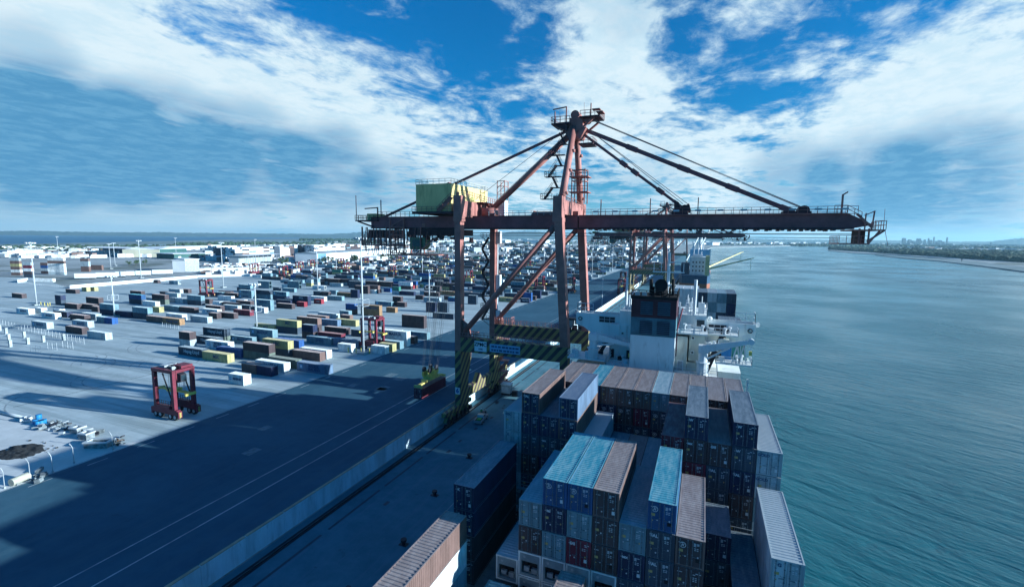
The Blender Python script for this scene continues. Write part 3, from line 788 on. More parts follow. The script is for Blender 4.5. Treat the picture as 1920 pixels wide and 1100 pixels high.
b = MB(); b.tube((.6, 87.3, 32.2), (.6, 86.2, 34.0), 1.1, 18); b.tube((.6, 86.2, 34.0), (.6, 85.4, 34.1), 1.1, 18)
b.build('exhaust_stack', M['soot'], fun)
for x, r, h in ((-1.2, .30, 35.0), (-1.0, .45, 33.6), (2.5, .26, 35.2), (1.0, .25, 34.8), (2.0, .2, 33.6)): MB().tube((x, 87, 32.2), (x, 86.7, h), r, 10).build('exhaust_pipe', M['soot'], fun)
b = MB(); b.rail([(-4.2, 84.2, 32.2), (3.4, 84.2, 32.2), (3.4, 90.8, 32.2)], 1.0, 1.2, .12)
for x in (-3.6, -2.4): b.b2((x, 84.0, 32.3), (x+.8, 84.25, 32.9), 1)
b.build('funnel_railing', [M['soot'], M['grey']], fun)
b = MB()
for s in (-.25, .25): b.bar((5.3+s, 91.8, 20.5), (5.3+s, 91.8, 29.0), .10)
for i in range(24): b.bar((5.05, 91.8, 20.7+i*.35), (5.55, 91.8, 20.7+i*.35), .07)
b.build('ladder', M['wht'], ship)
MB().bar((3.65, 84.6, 22), (3.65, 84.6, 30.6), .16).bar((3.6, 84.5, 26.5), (4.3, 86, 30.2), .16).build('vent_pipe', M['red'], ship)
# walkway decks round the block with railings
DECK = [(-16.2, -8.7, 86.4, 92, 19.4), (-8.7, -3.9, 85.6, 92, 18.8), (3.4, 10.4, 84.8, 92, 18.9), (10.0, 15.6, 86.4, 92, 21.2), (3.3, 8.6, 86.9, 92.3, 25.75), (8.6, 13.6, 91.0, 94, 25.2), (8.2, 10.4, 87.5, 92, 23.0), (-12.6, -8.0, 90.4, 92, 22.2)]
b = MB()
for x0, x1, y0, y1, z in DECK: b.b2((x0, y0, z-.25), (x1, y1, z))
for x in (-15.6, -9.0, 10.4, 15.2): b.b2((x-.15, 87, 3.6), (x+.15, 87.3, 18.6))
b.build('walkway', M['shipw'], ship)
b = MB()
for x0, x1, y0, y1, z in DECK: b.rail([(x0, y1, z), (x0, y0, z), (x1, y0, z), (x1, y1, z)], 1.1, 1.2, .07)
b.rail([(-7.4, 92.4, 28.2), (8.3, 92.4, 28.2), (8.3, 103, 28.2)], 1.1, 1.4, .07)
b.build('walkway_railing', M['wht'], ship)
b = MB()
for x, y, z0, z1, dx_ in ((9.6, 91.6, 21.2, 25.2, 1.6), (8.6, 87.0, 18.9, 23.0, 1.4), (-11.0, 91.2, 19.4, 22.2, 1.6), (12.6, 93.6, 21.2, 25.4, -1.8)):
    b.bar((x, y, z0), (x+dx_, y, z1), .16, .7); b.bar((x, y-.4, z0+1), (x+dx_, y-.4, z1+1), .08); b.bar((x, y+.4, z0+1), (x+dx_, y+.4, z1+1), .08)
b.build('stairway', M['dark'], ship)
# provision cranes
def pcrane(x, y, z, h, hx, tz, col):
    b = MB(); b.tube((x, y, z), (x, y, z+h*.45), .95, 14); b.tube((x, y, z+h*.45), (x, y, z+h), .75, 14); b.b2((x-.8, y-.8, z+h-.7), (x+.8, y+.8, z+h+.6)); b.tube((x, y, z+h*.45), (x, y, z+h*.5), 1.15, 14)
    pc = b.build('deck_crane', M['wht'], ship)
    s = 1 if hx > x else -1
    b = MB(); b.bar((x+s*.5, y-.2, z+h+.1), (hx, y-.4, tz), .8, 1.25, 0, .5, .55); b.bar((x+s*.6, y-.2, z+h*.62), (x+s*4, y-.3, (z+h)*.45+tz*.55-.5), .28)
    j = b.build('jib', M['wht'], pc)
    b = MB(); b.rail([(x+s*.6, y-.5, z+h+.7), (hx-s*.4, y-.6, tz+.3)], .8, .9, .06); b.build('jib_railing', M['wht'], j)
    b = MB(); b.tube((hx, y-.7, tz), (hx, y+.1, tz), .5, 12); b.bar((hx, y-.4, tz), (hx, y-.4, tz-1.6), .07); b.b2((hx-.22, y-.6, tz-2.3), (hx+.22, y-.2, tz-1.6), 1)
    b.build('hook_block', [M['wht'], M['yel']], pc)
pcrane(8.0, 85.9, 18.9, 4.6, 15.2, 25.4, 0)
pcrane(-11.4, 87.4, 19.4, 4.2, -4.5, 22.7, 0)
b = MB()
for x in (13.3, 14.3):
    b.bar((x-.7, 87, 21.2), (x, 87, 24.4), .2); b.bar((x+.5, 87, 21.2), (x, 87, 24.4), .2)
b.bar((13.8, 87, 21.2), (13.8, 87, 24.2), .14)
b.build('davit_frame', M['wht'], ship)
b = MB(); b.b2((11.0, 89.4, 21.2), (12.6, 90.4, 23.4), 0); b.prism([(12.7, 90, 21.2), (15.2, 90, 21.2), (14.4, 90, 23.8), (12.7, 90, 23.8)], (0, .8, 0), 1)
b.build('deck_locker', [mat('tarpaulin_blue', (.02, .16, .38), .7, rnd=False), mat('tarpaulin_green', (.05, .25, .19), .7, rnd=False)], ship)
rs = random.Random(6)
for x0, x1, y0, y1, z in DECK:
    for i in range(4):
        x, y = rs.uniform(x0+.5, x1-.5), rs.uniform(y0+.5, y1-.5)
        if i % 2: MB().tube((x, y, z), (x, y, z+.8), .16, 8).tube((x, y, z+.8), (x, y-.1, z+1.1), .3, 10).build('ventilator', M['wht'], ship)
        else: MB().b2((x-.4, y-.3, z), (x+.4, y+.3, z+.7)).b2((x-.44, y-.34, z+.7), (x+.44, y+.34, z+.78)).build('deck_box', M['wht'] if i else M['dark'], ship)
for x in (-14.6, -12.6): MB().tube((x, 87.6, 19.4), (x, 87.6, 20.6), .4, 12).build('mooring_drum', M['wht'], ship)
b = MB(); b.tube((.9, 98, 28.2), (.9, 98, 39.5), .28, 8); b.b2((-2.1, 97.8, 35.5), (3.9, 98.2, 35.7)); b.b2((-.6, 97.6, 33.0), (2.4, 98.4, 33.2)); b.bar((.9, 97.4, 37.6), (3.3, 97.4, 37.6), .25, .18)
for x in (-1.9, 3.7, -.5): b.tube((x, 98, 35.7), (x, 98, 37.4), .07, 5)
b.build('radar_mast', M['wht'], ship)
rs = random.Random(16)
for i in range(16):
    x, y, h = rs.uniform(-7, 8), rs.uniform(93, 102), rs.uniform(.6, 2.2); MB().b2((x-rs.uniform(.15, .7), y-.4, 28.2), (x+rs.uniform(.15, .7), y+.4, 28.2+h)).tube((x, y, 28.2+h), (x, y, 28.4+h*1.5), .08, 6).build('bridge_top_fitting', M['wht'], ship)
MB().tube((6.1, 94, 28.2), (6.1, 94, 34.6), .30, 9).build('signal_mast', M['wht'], ship)
MB().tube((-6.5, 94, 28.2), (-6.5, 94, 34.6), .22, 8).bar((-7.6, 94, 33.4), (-5.4, 94, 33.4), .1).build('signal_mast', M['wht'], ship)
MB().tube((-11.5, 95, 26), (-11.5, 95, 38), .05, 4).build('whip_antenna', M['wht'], ship)
for x, y, z, r in ((7.6, 96, 29.0, .5), (-5.2, 96, 30.2, .75), (4.6, 97, 28.9, .35), (8.9, 95, 26.9, .45)):
    b = MB(); b.tube((x, y, z-1), (x, y, z), r*.5, 8)
    for i in range(5):
        a0, a1 = math.pi*i/5-math.pi/2, math.pi*(i+1)/5-math.pi/2
        b.tube((x, y, z+r+r*math.sin(a0)), (x, y, z+r+r*math.sin(a1)), max(.02, r*math.cos(a0)), 10, 0, max(.02, r*math.cos(a1)))
    b.build('radome', M['wht'], ship)
b = MB(); b.b2((-HB+.1, 196, 3.6), (HB-.1, 214, 5.2)); b.tube((0, 208, 5), (0, 208, 20), .4, 8); b.b2((-4, 200, 5), (4, 205, 8))
b.build('forecastle', M['shipw'], ship)
# ------------------------------------------------------------------ quay crane (origin: landward rail, midway between its legs)
def make_crane(label):
    R = empty('quay_crane', (-51.1, 103.5, 0), 0, label, 'crane', 'container cranes along the quay')
    A, Dk, St = M['crane'], M['crane_d'], M['stripe']
    LY = 9.4; SX = 25.1                     # leg rows, seaward rail
    sx = lambda z: SX if z < 19.5 else SX-2.0*(z-19.5)/25.5
    for y in (-LY, LY):
        lg = MB().bar((0, y, 16.2), (0, y, 47.2), 1.45, 1.85, up=(0, 1, 0)).b2((-.95, y-1.1, 45.6), (.95, y+1.1, 46.2)).build('leg', A, R)
        MB().prism([(-.72, y-.93, 16.2), (-.72, y+5.2, 16.2), (-.72, y+3.0, 9), (-.72, y+2.6, 3.4), (-.72, y-.93, 3.4)], (1.44, 0, 0)).build('striped_foot', St, lg)
        lg = MB().bar((SX, y, 19.5), (sx(45), y, 47.2), 1.7, 1.9, up=(0, 1, 0)).b2((sx(45)-1.05, y-1.15, 45.4), (sx(45)+1.05, y+1.15, 46.2)).build('leg', A, R)
        MB().bar((SX, y, 3.4), (SX, y, 19.5), 1.7, 1.9, up=(0, 1, 0)).build('striped_foot', St, lg)
        p = MB().b2((.72, y-.9, 16.2), (SX-.85, y+.9, 19.4)).build('portal_beam', St, R)
        b = MB(); b.rail([(.8, y-.85, 19.4), (SX-.9, y-.85, 19.4)], 1.1, 1.6, .08); b.rail([(.8, y+.85, 19.4), (SX-.9, y+.85, 19.4)], 1.1, 1.6, .08)
        b.build('beam_railing', mat('railing_pink', (.34, .15, .14), .6, rnd=False), p)
        b = MB(); b.tube((.9, y, 20.2), (sx(43)-1.0, y, 44.4), .62, 14); b.prism([(.72, y-.3, 19.4), (3.0, y-.3, 19.4), (2.4, y-.3, 22.2), (.72, y-.3, 23.4)], (0, .6, 0))
        smooth(b.build('diagonal_brace', A, R))
    for x in (0, SX):
        MB().b2((x-.7, -LY+2.7, 4.2), (x+.7, LY-1.0, 6.4)).prism([(x-.69, -1.6, 6.4), (x-.69, 1.6, 6.4), (x-.69, 0, 8.4)][::-1], (1.38, 0, 0)).b2((x-.71, LY+3.1, 4.2), (x+.71, LY+8.0, 6.2)).build('sill_beam', St, R)
        for c in (-LY-1.2, LY+3.0):
            b = MB(); b.b2((x-.55, c-6.2, 2.6), (x+.55, c+6.2, 3.5), 0)
            for k in (-4, 0, 4): b.prism([(x-.5, c+k-1.7, 1.2), (x-.5, c+k+1.7, 1.2), (x-.5, c+k+.6, 2.6), (x-.5, c+k-.6, 2.6)], (1.0, 0, 0), 0)
            for k in range(6): b.box((x+.75, c-5.2+k*2.05, 1.5), (.5, .8, .9), 1)
            g = b.build('bogie', [St, M['dark']], R)
            for k in range(8): MB().tube((x-.22, c-5.5+k*1.55, .48), (x+.22, c-5.5+k*1.55, .48), .40, 14).build('wheel', M['dark'], g)
    # signs on the front beam
    s1 = MB().b2((4.3, -LY-1.0, 16.7), (7.3, -LY-.92, 19.0)).build('sign', mat('sign_blue_white', (.62, .70, .76), .5, var=.05, rnd=False), R)
    put('lettering', text_mesh('ZPMC', 1.12, .03), M['soot'], s1, (1, 0, 0), (0, 0, 1), (5.8, -LY-1.02, 18.25))
    put('lettering', text_mesh('1998', .55, .02), M['textb'], s1, (1, 0, 0), (0, 0, 1), (5.8, -LY-1.02, 17.2))
    s2 = MB().b2((8.1, -LY-1.0, 16.9), (15.3, -LY-.92, 18.7)).build('sign', mat('sign_light_blue', (.18, .42, .62), .5, var=.05, rnd=False), R)
    b = MB(); rs = random.Random(4)
    for z in (17.35, 18.15):
        x = 8.5
        while x < 14.8:
            w = rs.uniform(.35, .8); b.b2((x, -LY-1.03, z-.2), (x+w, -LY-1.0, z+.2)); x += w+rs.uniform(.12, .3)
    b.build('sign_text', M['textb'], s2)
    s3 = MB().b2((-.65, -LY-1.0, 6.0), (.55, -LY-.935, 7.6)).build('sign', M['wht'], R)
    put('lettering', text_mesh('6', 1.5, .05), mat('number_blue', (.01, .05, .30), .6, rnd=False), s3, (1, 0, 0), (0, 0, 1), (-.05, -LY-1.02, 6.8))
    # main girder (two boxes) and boom
    b = MB()
    for y in (-3.2, 3.2):
        b.b2((-28.6, y-.7, 44.3), (25.6, y+.7, 46.9), 0); b.b2((-28.6, y-.95, 44.05), (25.6, y+.95, 44.3), 1); b.b2((-28.6, y-1.0, 46.9), (25.6, y+1.0, 47.0), 0)
    for x in range(-28, 26, 6): b.b2((x-.3, -2.5, 44.6), (x+.3, 2.5, 45.8), 1)
    b.build('girder', [M['boom'], Dk], R)
    b = MB()
    for y in (-3.0, 3.0):
        b.prism([(25.9, y-.65, 44.4), (75.6, y-.65, 44.4), (78.0, y-.65, 44.9), (74.2, y-.65, 46.9), (25.9, y-.65, 46.9)], (0, 1.3, 0), 0)
        b.b2((25.9, y-.85, 44.15), (75.2, y+.85, 44.4), 1); b.b2((25.9, y-.9, 46.9), (74.0, y+.9, 47.0), 0)
        for x in range(28, 74, 2): b.b2((x, y-.9, 43.85), (x+.5, y+.9, 44.15), 1)
    for x in range(30, 74, 8): b.b2((x-.4, -2.4, 44.6), (x+.4, 2.4, 46.4), 1)
    bm_ = b.build('boom', [M['boom'], Dk], R)
    b = MB(); b.rail([(27, -4.0, 47), (75.5, -4.0, 47)], 1.15, 1.5, .075); b.rail([(27, 4.0, 47), (75.5, 4.0, 47)], 1.15, 1.5, .075)
    b.b2((26, -4.3, 46.8), (75.5, -3.6, 46.88)); b.b2((26, 3.6, 46.8), (75.5, 4.3, 46.88))
    for i, x in enumerate(range(29, 74, 4)): b.b2((x, -4.1, 47.5), (x+1.1, -4.0, 47.85), 1)
    for x in (30.5, 40.5, 49.5): b.bar((x, -3.6, 47), (x, -3.6, 50.2), .18)
    b.build('boom_walkway', [A, M['grey']], bm_)
    b = MB()
    for s in (-1, 1): b.b2((44.6, s*2.2-.4, 46.2), (47.6, s*2.2+.4, 47.8)); b.prism([(45.0, s*2.2-.3, 47.6), (45.0, s*2.2-.3, 50.0), (45.9, s*2.2-.3, 49.4), (46.2, s*2.2-.3, 48.2), (47.8, s*2.2-.3, 49.2), (48.1, s*2.2-.3, 47.6)], (0, .6, 0))
    b.tube((47, -2, 48.2), (47, 2, 48.2), .8, 12); b.tube((67.8, -1.4, 47.6), (67.8, 1.4, 47.6), .95, 16); b.b2((64.4, -1.5, 46.9), (69, 1.5, 47.5))
    b.build('stay_anchor', Dk, bm_)
    # boom end platform
    b = MB()
    b.b2((76.4, -4, 43.9), (81.2, 4, 44.1)); b.bar((81.2, -3.5, 44), (78.8, -3.5, 42), .3); b.b2((77.8, -2.2, 41.7), (78.8, 2.2, 44.0), 1); b.b2((75.0, -3, 44.2), (76.2, 3, 46.6), 1)
    b.b2((74.6, -3.6, 41.5), (79.2, 3.6, 41.7)); b.bar((79.0, -3.4, 41.6), (80.6, -3.4, 44), .25)
    for x in (77.6, 79.0): b.bar((x, -3.4, 41.6), (x, -3.4, 44.3), .25)
    b.b2((77.4, -3, 44.1), (78.6, 3, 48.2), 1) if False else None
    b.bar((76.9, -3.8, 46.8), (79.3, -3.8, 44.4), .35); b.bar((79.2, -3.9, 44.1), (79.4, -3.9, 47.3), .2); b.bar((78.2, -3.9, 44.1), (78.2, -3.9, 46.9), .18); b.bar((79.4, -3.9, 47.2), (78.0, -3.9, 46.5), .15)
    b.rail([(81.2, 4, 44.1), (81.2, -4, 44.1), (79.6, -4, 44.1)], 1.5, 1.2, .09); b.rail([(74.7, 3.5, 41.7), (74.7, -3.5, 41.7), (79.0, -3.5, 41.7)], 1.3, .9, .08)
    b.rail([(73.5, -4, 47.0), (75.4, -4, 47.0), (77.6, -4, 45.8)], 1.3, .9, .08); b.bar((74.6, -3.8, 47), (74.6, -3.8, 50.2), .28); b.bar((74.6, -3.8, 50.1), (75.3, -3.8, 50.6), .22)
    b.bar((81.2, -3.6, 44), (81.8, -3.6, 41.4), .06); b.bar((81.0, -3.6, 44), (80.9, -3.6, 47.6), .05)
    b.build('boom_end_platform', [A, Dk], bm_, (-1.5, 0, 0))
    # A-frame
    ap = 65.4
    for s in (-1, 1):
        b = MB(); b.tube((sx(45), s*LY, 46.5), (23.6, s*1.0, ap+.6), .80, 16, 0, .66)
        for t_ in (.25, .5, .72): 
            p = Vector((sx(45), s*LY, 46.5)).lerp(Vector((23.6, s*1.0, ap+.6)), t_); b.b2(p+Vector((.55, -.35, -.3)), p+Vector((1.05, .35, .3)))
        smooth(b.build('mast_leg', A, R))
    MB().b2((sx(46)-.8, -LY+1.1, 47.0), (sx(46)+.8, LY-1.1, 49.9)).b2((sx(46)-.95, -LY-1.0, 46.2), (sx(46)+.95, -LY+1.2, 50.6)).b2((sx(46)-.95, LY-1.2, 46.2), (sx(46)+.95, LY+1.0, 50.2)).build('mast_base_beam', A, R)
    MB().b2((-.7, -LY+.95, 46.6), (.7, LY-.95, 50.2)).b2((-.95, -LY-1.0, 46.2), (.95, -LY+1.0, 51.2)).build('cross_beam', A, R)
    b = MB(); b.tube((23.0, 0, ap-.4), (3.2, 0, 48.3), .66, 16); b.b2((1.6, -1.2, 47), (4.8, 1.2, 49.0)); smooth(b.build('back_strut', A, R))
    b = MB(); b.bar((22.2, 0, ap+.2), (-28.6, 0, 46.7), .48, .52); b.tube((22.2, -.7, ap+.2), (22.2, .7, ap+.2), .7, 10); b.bar((-8.4, 0, 53.9), (-9.6, 0, 50.6), .2); b.bar((-8.4, 0, 53.9), (-7.2, 0, 50.6), .2); b.box((-8.6, 0, 54.6), (2.2, .9, 1.0), R=Matrix.Rotation(-.34, 3, 'Y'))
    b.build('backstay', M['boom'], R)
    b = MB(); b.bar((24.6, 0, ap+.5), (66.4, 0, 47.4), .78, .78)
    for t_ in (.27, .52, .74, .97): p = Vector((24.6, 0, ap+.5)).lerp(Vector((66.4, 0, 47.4)), t_); b.box(p, (2.4, 1.0, 1.0), R=Matrix.Rotation(.41, 3, 'Y'))
    b.build('forestay', M['boom'], R)
    b = MB(); b.bar((24.4, 0, ap-.1), (46.4, 0, 48.6), .5, .55)
    for t_ in (.45, .56, .8): p = Vector((24.4, 0, ap-.1)).lerp(Vector((46.4, 0, 48.6)), t_); b.box(p, (1.6, .95, .95), R=Matrix.Rotation(.65, 3, 'Y'))
    b.build('forestay', M['boom'], R)
    b = MB()
    for y, dz in ((-1.1, 0), (-.5, .25), (.4, .1), (1.0, .35)): b.tube((26.4, y, ap+2.2+dz), (67.4, y, 48.3), .05, 5)
    for y, dx_ in ((-.8, 0), (.8, 1.6)): b.tube((25.4, y, ap+.9), (46.6+dx_*.6, y, 49.2), .06, 5)
    for y in (-1.2, 1.2): b.tube((22.0, y, ap+.3), (1.5+y*2, y, 50.5), .05, 5)
    b.build('hoist_rope', M['rope'], R)
    # apex head
    b = MB(); b.prism([(21.4, -1.6, ap+.2), (26.4, -1.6, ap+.2), (25.2, -1.6, ap-2.0), (22.4, -1.6, ap-2.0)], (0, 3.2, 0)); b.b2((22.6, -1.5, ap+.2), (25.6, 1.5, ap+2.4)); b.tube((23.8, -1.4, ap+3.0), (23.8, 1.4, ap+3.0), .95, 14); b.tube((26.2, -1.2, ap+2.0), (26.2, 1.2, ap+2.0), .7, 12)
    b.bar((23.6, -1.4, ap-1.4), (28.0, -1.4, ap+2.2), .4); b.bar((25.4, 1.4, ap-.6), (28.6, 1.4, ap+1.8), .4)
    hd = b.build('apex_head', A, R)
    b = MB(); b.b2((18.9, -2.6, ap+1.0), (23.0, 2.6, ap+1.3)); b.b2((25, -2.4, ap+2.1), (29.4, 2.4, ap+2.35)); b.prism([(19.2, -2.2, ap+1.0), (22.4, -2.2, ap+1.0), (22.4, -2.2, ap-.4)], (0, 4.4, 0)); b.b2((24.9, -2, ap-3.4), (28.0, 2, ap-3.1))
    b.build('apex_platform', Dk, hd)
    b = MB(); b.rail([(23, -2.6, ap+1.3), (18.9, -2.6, ap+1.3), (18.9, 2.6, ap+1.3), (23, 2.6, ap+1.3)], 1.3, .9, .09); b.rail([(25.2, -2.4, ap+2.3), (29.4, -2.4, ap+2.3), (29.4, 2.4, ap+2.3)], 1.2, .9, .09); b.rail([(25, -2, ap-3.1), (28, -2, ap-3.1), (28, 2, ap-3.1)], 1.1, .9, .08)
    b.bar((22.2, -2.4, ap+1.3), (22.2, -2.4, ap+4.6), .22); b.bar((22.2, -2.4, ap+4.5), (19.2, -2.4, ap+4.2), .22); b.bar((19.6, -2.2, ap+1.3), (19.6, -2.2, ap+3.8), .2); b.bar((25.2, 1, ap+2.4), (25.2, 1, ap+6.0), .05); b.bar((19.4, 2, ap+1.3), (19.4, 2, ap+5.0), .05); b.bar((27.4, -2, ap+2.3), (27.4, -2, ap+4.9), .2); b.b2((28.6, -2.3, ap+2.9), (30.0, 0, ap+3.1)); b.b2((27.6, -1.9, ap+3.6), (29.2, -.6, ap+3.8))
    b.build('apex_railing', A, hd)
    # stair tower along the front mast leg
    z = 50.2; k = 0
    fl = MB(); ld = MB()
    while z < 64.5:
        t_ = (z-46.5)/(ap-46.5); py = -LY+(LY-1)*t_; px = sx(45)-.9+.45*t_
        x0, x1 = px-2.6, px-.7
        h = 2.4
        ld.b2((x0-1.0, py-.6, z-.12), (x1+.6, py+.6, z)) if k % 2 == 0 else ld.b2((x0+.6, py-.6, z-.12), (x1+.7, py+.6, z))
        if k % 2 == 0:
            ld.rail([(x1-.4, py-.6, z), (x0-1.0, py-.6, z), (x0-1.0, py+.6, z)], 1.1, .8, .08)
            a, c = (x0-.3, z), (x1-.4, z+h)
        else: a, c = (x1+.2, z), (x0+.9, z+h)
        for yy in (-.45, .45):
            fl.bar((a[0], py+yy, a[1]), (c[0], py+yy, c[1]), .09, .26); fl.bar((a[0], py+yy, a[1]+1.0), (c[0], py+yy, c[1]+1.0), .07)
        for i in range(9):
            u = (i+.5)/9; fl.b2((a[0]+(c[0]-a[0])*u-.14, py-.42, a[1]+h*u-.03), (a[0]+(c[0]-a[0])*u+.14, py+.42, a[1]+h*u+.03))
        z += h; k += 1
    fl.build('stair_flight', Dk, R); ld.build('stair_landing', Dk, R)
    b = MB()
    for x in (22.4, 25.4):
        for y in (2.6, 5.4): b.bar((x, y, 50), (x, y, 57.6), .2)
    for z in (52.5, 55, 57.4):
        for s in (2.6, 5.4): b.bar((22.4, s, z), (25.4, s, z), .16)
        for x in (22.4, 25.4): b.bar((x, 2.6, z), (x, 5.4, z), .16)
    b.b2((21.8, 2.2, 52.4), (26.2, 5.8, 52.6)); b.b2((21.8, 2.2, 55.8), (26.2, 5.8, 56.0)); b.rail([(26.2, 2.2, 56), (21.8, 2.2, 56), (21.8, 5.8, 56)], 1.2, .9, .09); b.rail([(26.2, 2.2, 52.6), (21.8, 2.2, 52.6)], 1.2, .9, .09)
    b.rail([(sx(46)+.8, -LY, 50.2), (sx(46)+2.6, -LY, 49.2), (sx(46)+5, -LY+2, 47.2)], 1.2, .9, .08); b.rail([(sx(46)-.8, -LY+1, 49.9), (sx(46)-.8, LY, 49.9)], 1.2, 1.2, .08)
    b.build('service_frame', A, R)
    # machinery house
    hs = MB().b2((-12.3, -7.9, 47.9), (-2.9, 11.4, 54.2)).build('machinery_house', M['house'], R)
    MB().b2((-13.0, -8.6, 47.4), (-2.2, 12.0, 47.9)).build('house_platform', M['crane_d'], hs)
    b = MB()
    for y0 in (-3.4, 1.8): b.b2((-2.88, y0, 49.9), (-2.78, y0+1.5, 51.9))
    b.b2((-2.88, 7.5, 49.6), (-2.7, 9.4, 51.0)); b.b2((-2.88, 4.6, 48.6), (-2.75, 6.6, 49.4))
    b.build('louvre', mat('louvre_olive', (.30, .29, .10), .6, rnd=False), hs)
    MB().b2((-2.88, -5.4, 51.5), (-2.82, -4.2, 52.6)).build('emblem', M['soot'], hs)
    b = MB(); b.rail([(-12.3, -7.9, 54.2), (-2.9, -7.9, 54.2), (-2.9, 11.4, 54.2), (-12.3, 11.4, 54.2), (-12.3, -7.9, 54.2)], 1.1, 1.4, .07)
    b.build('roof_railing', mat('railing_pale', (.45, .45, .38), .6, rnd=False), hs)
    b = MB(); b.rail([(-13, 12, 47.9), (-13, -8.6, 47.9), (-2.2, -8.6, 47.9)], 1.1, 1.3, .08); b.bar((-6.2, -8.3, 47.9), (-2.6, -8.3, 51.0), .10, .9); b.rail([(-6.2, -8.6, 47.9), (-2.6, -8.6, 51.0)], 1.0, .8, .08); b.b2((-2.8, -8.6, 50.9), (1.0, -7.4, 51.0))
    b.rail([(-1.0, -8.6, 51.2), (.9, -8.6, 51.2), (.9, 9, 50.4)], 1.2, 1.2, .09); b.bar((1.2, 2, 50.4), (5.2, -1.5, 47.2), .12, .9); b.b2((.7, -2, 50.2), (2.4, 8, 50.35))
    for y in (-6, -3, 0, 3, 6): b.bar((.75, y, 47), (.75, y, 50.2), .2)
    b.build('house_stair', M['crane'], hs)
    # lift tower and white cabinets on the inland leg
    b = MB(); b.b2((.9, LY-.5, 40.6), (2.0, LY+.6, 43.6)); b.b2((.9, LY-.5, 28.4), (2.0, LY+.6, 32.4)); b.b2((.9, LY-.5, 20.4), (2.0, LY+.6, 23.0))
    b.tube((1.1, LY, 19.4), (1.1, LY, 44), .16, 6); b.b2((1.2, LY-1, 47), (3.4, LY+1.2, 51.5)); b.build('lift_cabinet', M['wht'], R)
    b = MB()
    for i in range(8):
        z = 20.5+i*3.1; b.b2((-3.2, LY-1.2, z-.1), (-.7, LY+.6, z)); b.rail([(-.7, LY-1.2, z), (-3.2, LY-1.2, z), (-3.2, LY+.6, z)], 1.1, .8, .08)
        if i < 7: b.bar((-1.0 if i % 2 else -2.9, LY-1, z), (-2.9 if i % 2 else -1.0, LY-1, z+3.0), .12, .6)
        b.bar((-3.1, LY-1, z), (-.75, LY-1, z-1.5), .12)
    b.build('leg_stair', Dk, R)
    b = MB()
    for x in (1.4, 3.4):
        for y in (LY-1.2, LY+1.2): b.bar((x, y, 51), (x, y, 56.4), .16)
    for z in (53, 55, 56.3):
        b.bar((1.4, LY-1.2, z), (3.4, LY-1.2, z), .14); b.bar((3.4, LY-1.2, z), (3.4, LY+1.2, z), .14); b.bar((1.4, LY-1.2, z-1.8), (3.4, LY-1.2, z), .1)
    b.build('lift_head', A, R)
    # landside tail: platform, service frame, festoon cables
    b = MB(); b.b2((-35, -4.5, 45.9), (-28, 4.5, 46.2)); b.bar((-34.5, -4, 45.9), (-29.5, -4, 44.4), .35); b.rail([(-28, -4.5, 46.2), (-35, -4.5, 46.2), (-35, 4.5, 46.2)], 1.2, 1.1, .09); b.rail([(-28, -4.2, 47), (-13, -4.2, 47)], 1.2, 1.3, .09)
    b.bar((-34.8, -4.2, 46), (-34.8, -4.2, 52.5), .14); b.bar((-27.0, -4.2, 47), (-27.0, -4.2, 51.2), .18); b.bar((-28.2, -4, 46.6), (-28.2, -4, 49.4), .25); b.bar((-28.2, -4, 49.3), (-32.2, -4, 49.1), .25)
    b.b2((-32.4, -3, 46.2), (-29.8, 1, 47.9), 1)
    b.build('tail_platform', [Dk, M['house']], R, (1.8, 0, 0))
    b = MB()
    b.b2((-32.5, -4.6, 39.7), (-21.5, 4.6, 39.9)); b.bar((-32.3, -4.4, 39.8), (-32.3, -4.4, 44.5), .3); b.rail([(-26, -4.6, 39.9), (-32.5, -4.6, 39.9), (-32.5, 4.6, 39.9)], 1.2, 1.2, .09)
    for x in (-31, -29, -27, -25): b.b2((x-.35, -3.2, 41.6), (x+.35, 3.2, 43.8)); b.bar((x, -4, 39.8), (x, -4, 44.4), .22)
    for x in (-23.5, -19.4):
        for y in (-4.6, 4.6): b.bar((x, y, 37.6), (x, y, 46.5), .3)
    for z in (38.0, 40.2, 42.4, 44.4):
        b.bar((-23.5, -4.6, z), (-19.4, -4.6, z), .22)
        b.bar((-23.5, -4.6, z), (-19.4, -4.6, z+2.1), .18)
    b.b2((-24, -4.8, 37.4), (-12.2, 4.8, 37.65)); b.rail([(-24, -4.8, 37.6), (-12.2, -4.8, 37.6)], 1.1, 1.2, .09); b.bar((-14.5, -4.6, 37.6), (-14.5, -4.6, 44.4), .3); b.bar((-15.8, -4.6, 38), (-10, -4.6, 42), .25)
    rs = random.Random(21)
    for i in range(22): x = rs.uniform(-32, -12.5); b.bar((x, -4.4, rs.uniform(38, 40.5)), (x+rs.uniform(-.6, .6), -4.2, rs.uniform(42.5, 44.4)), rs.uniform(.08, .2))
    for i in range(14): b.box((rs.uniform(-31, -13), rs.uniform(-4.4, 3), rs.uniform(42.4, 46.2)), (rs.uniform(.4, 1.6), rs.uniform(.3, 1), rs.uniform(.4, 1.3)))
    b.build('service_cage', [A], R, (1.2, 0, 0))
    b = MB()
    def loop(x0, x1, z0, dep, y):
        P = [(x0+(x1-x0)*(.5-.5*math.cos(math.pi*i/12)), y, z0-dep*math.sin(math.pi*i/12)**.6) for i in range(13)]; b.poly(P, .11, 5)
    for i in range(7): loop(-31.6+i*1.55, -30.6+i*1.55, 43.5, 6.2, -3.9+.3*(i % 2))
    for i in range(4): loop(-22.5+i*1.0, -21.8+i*1.0, 43.8, 5.6, -4.0)
    for i in range(3): loop(-19+i*2.7, -16.9+i*2.7, 44, 3.2, -3.9)
    b.build('festoon_cable', M['rope'], R, (1.2, 0, 0))
    # trolley with the driver's cab
    b = MB(); b.b2((-17, -4.2, 42.4), (-3.4, 4.2, 43.9)); rs = random.Random(2)
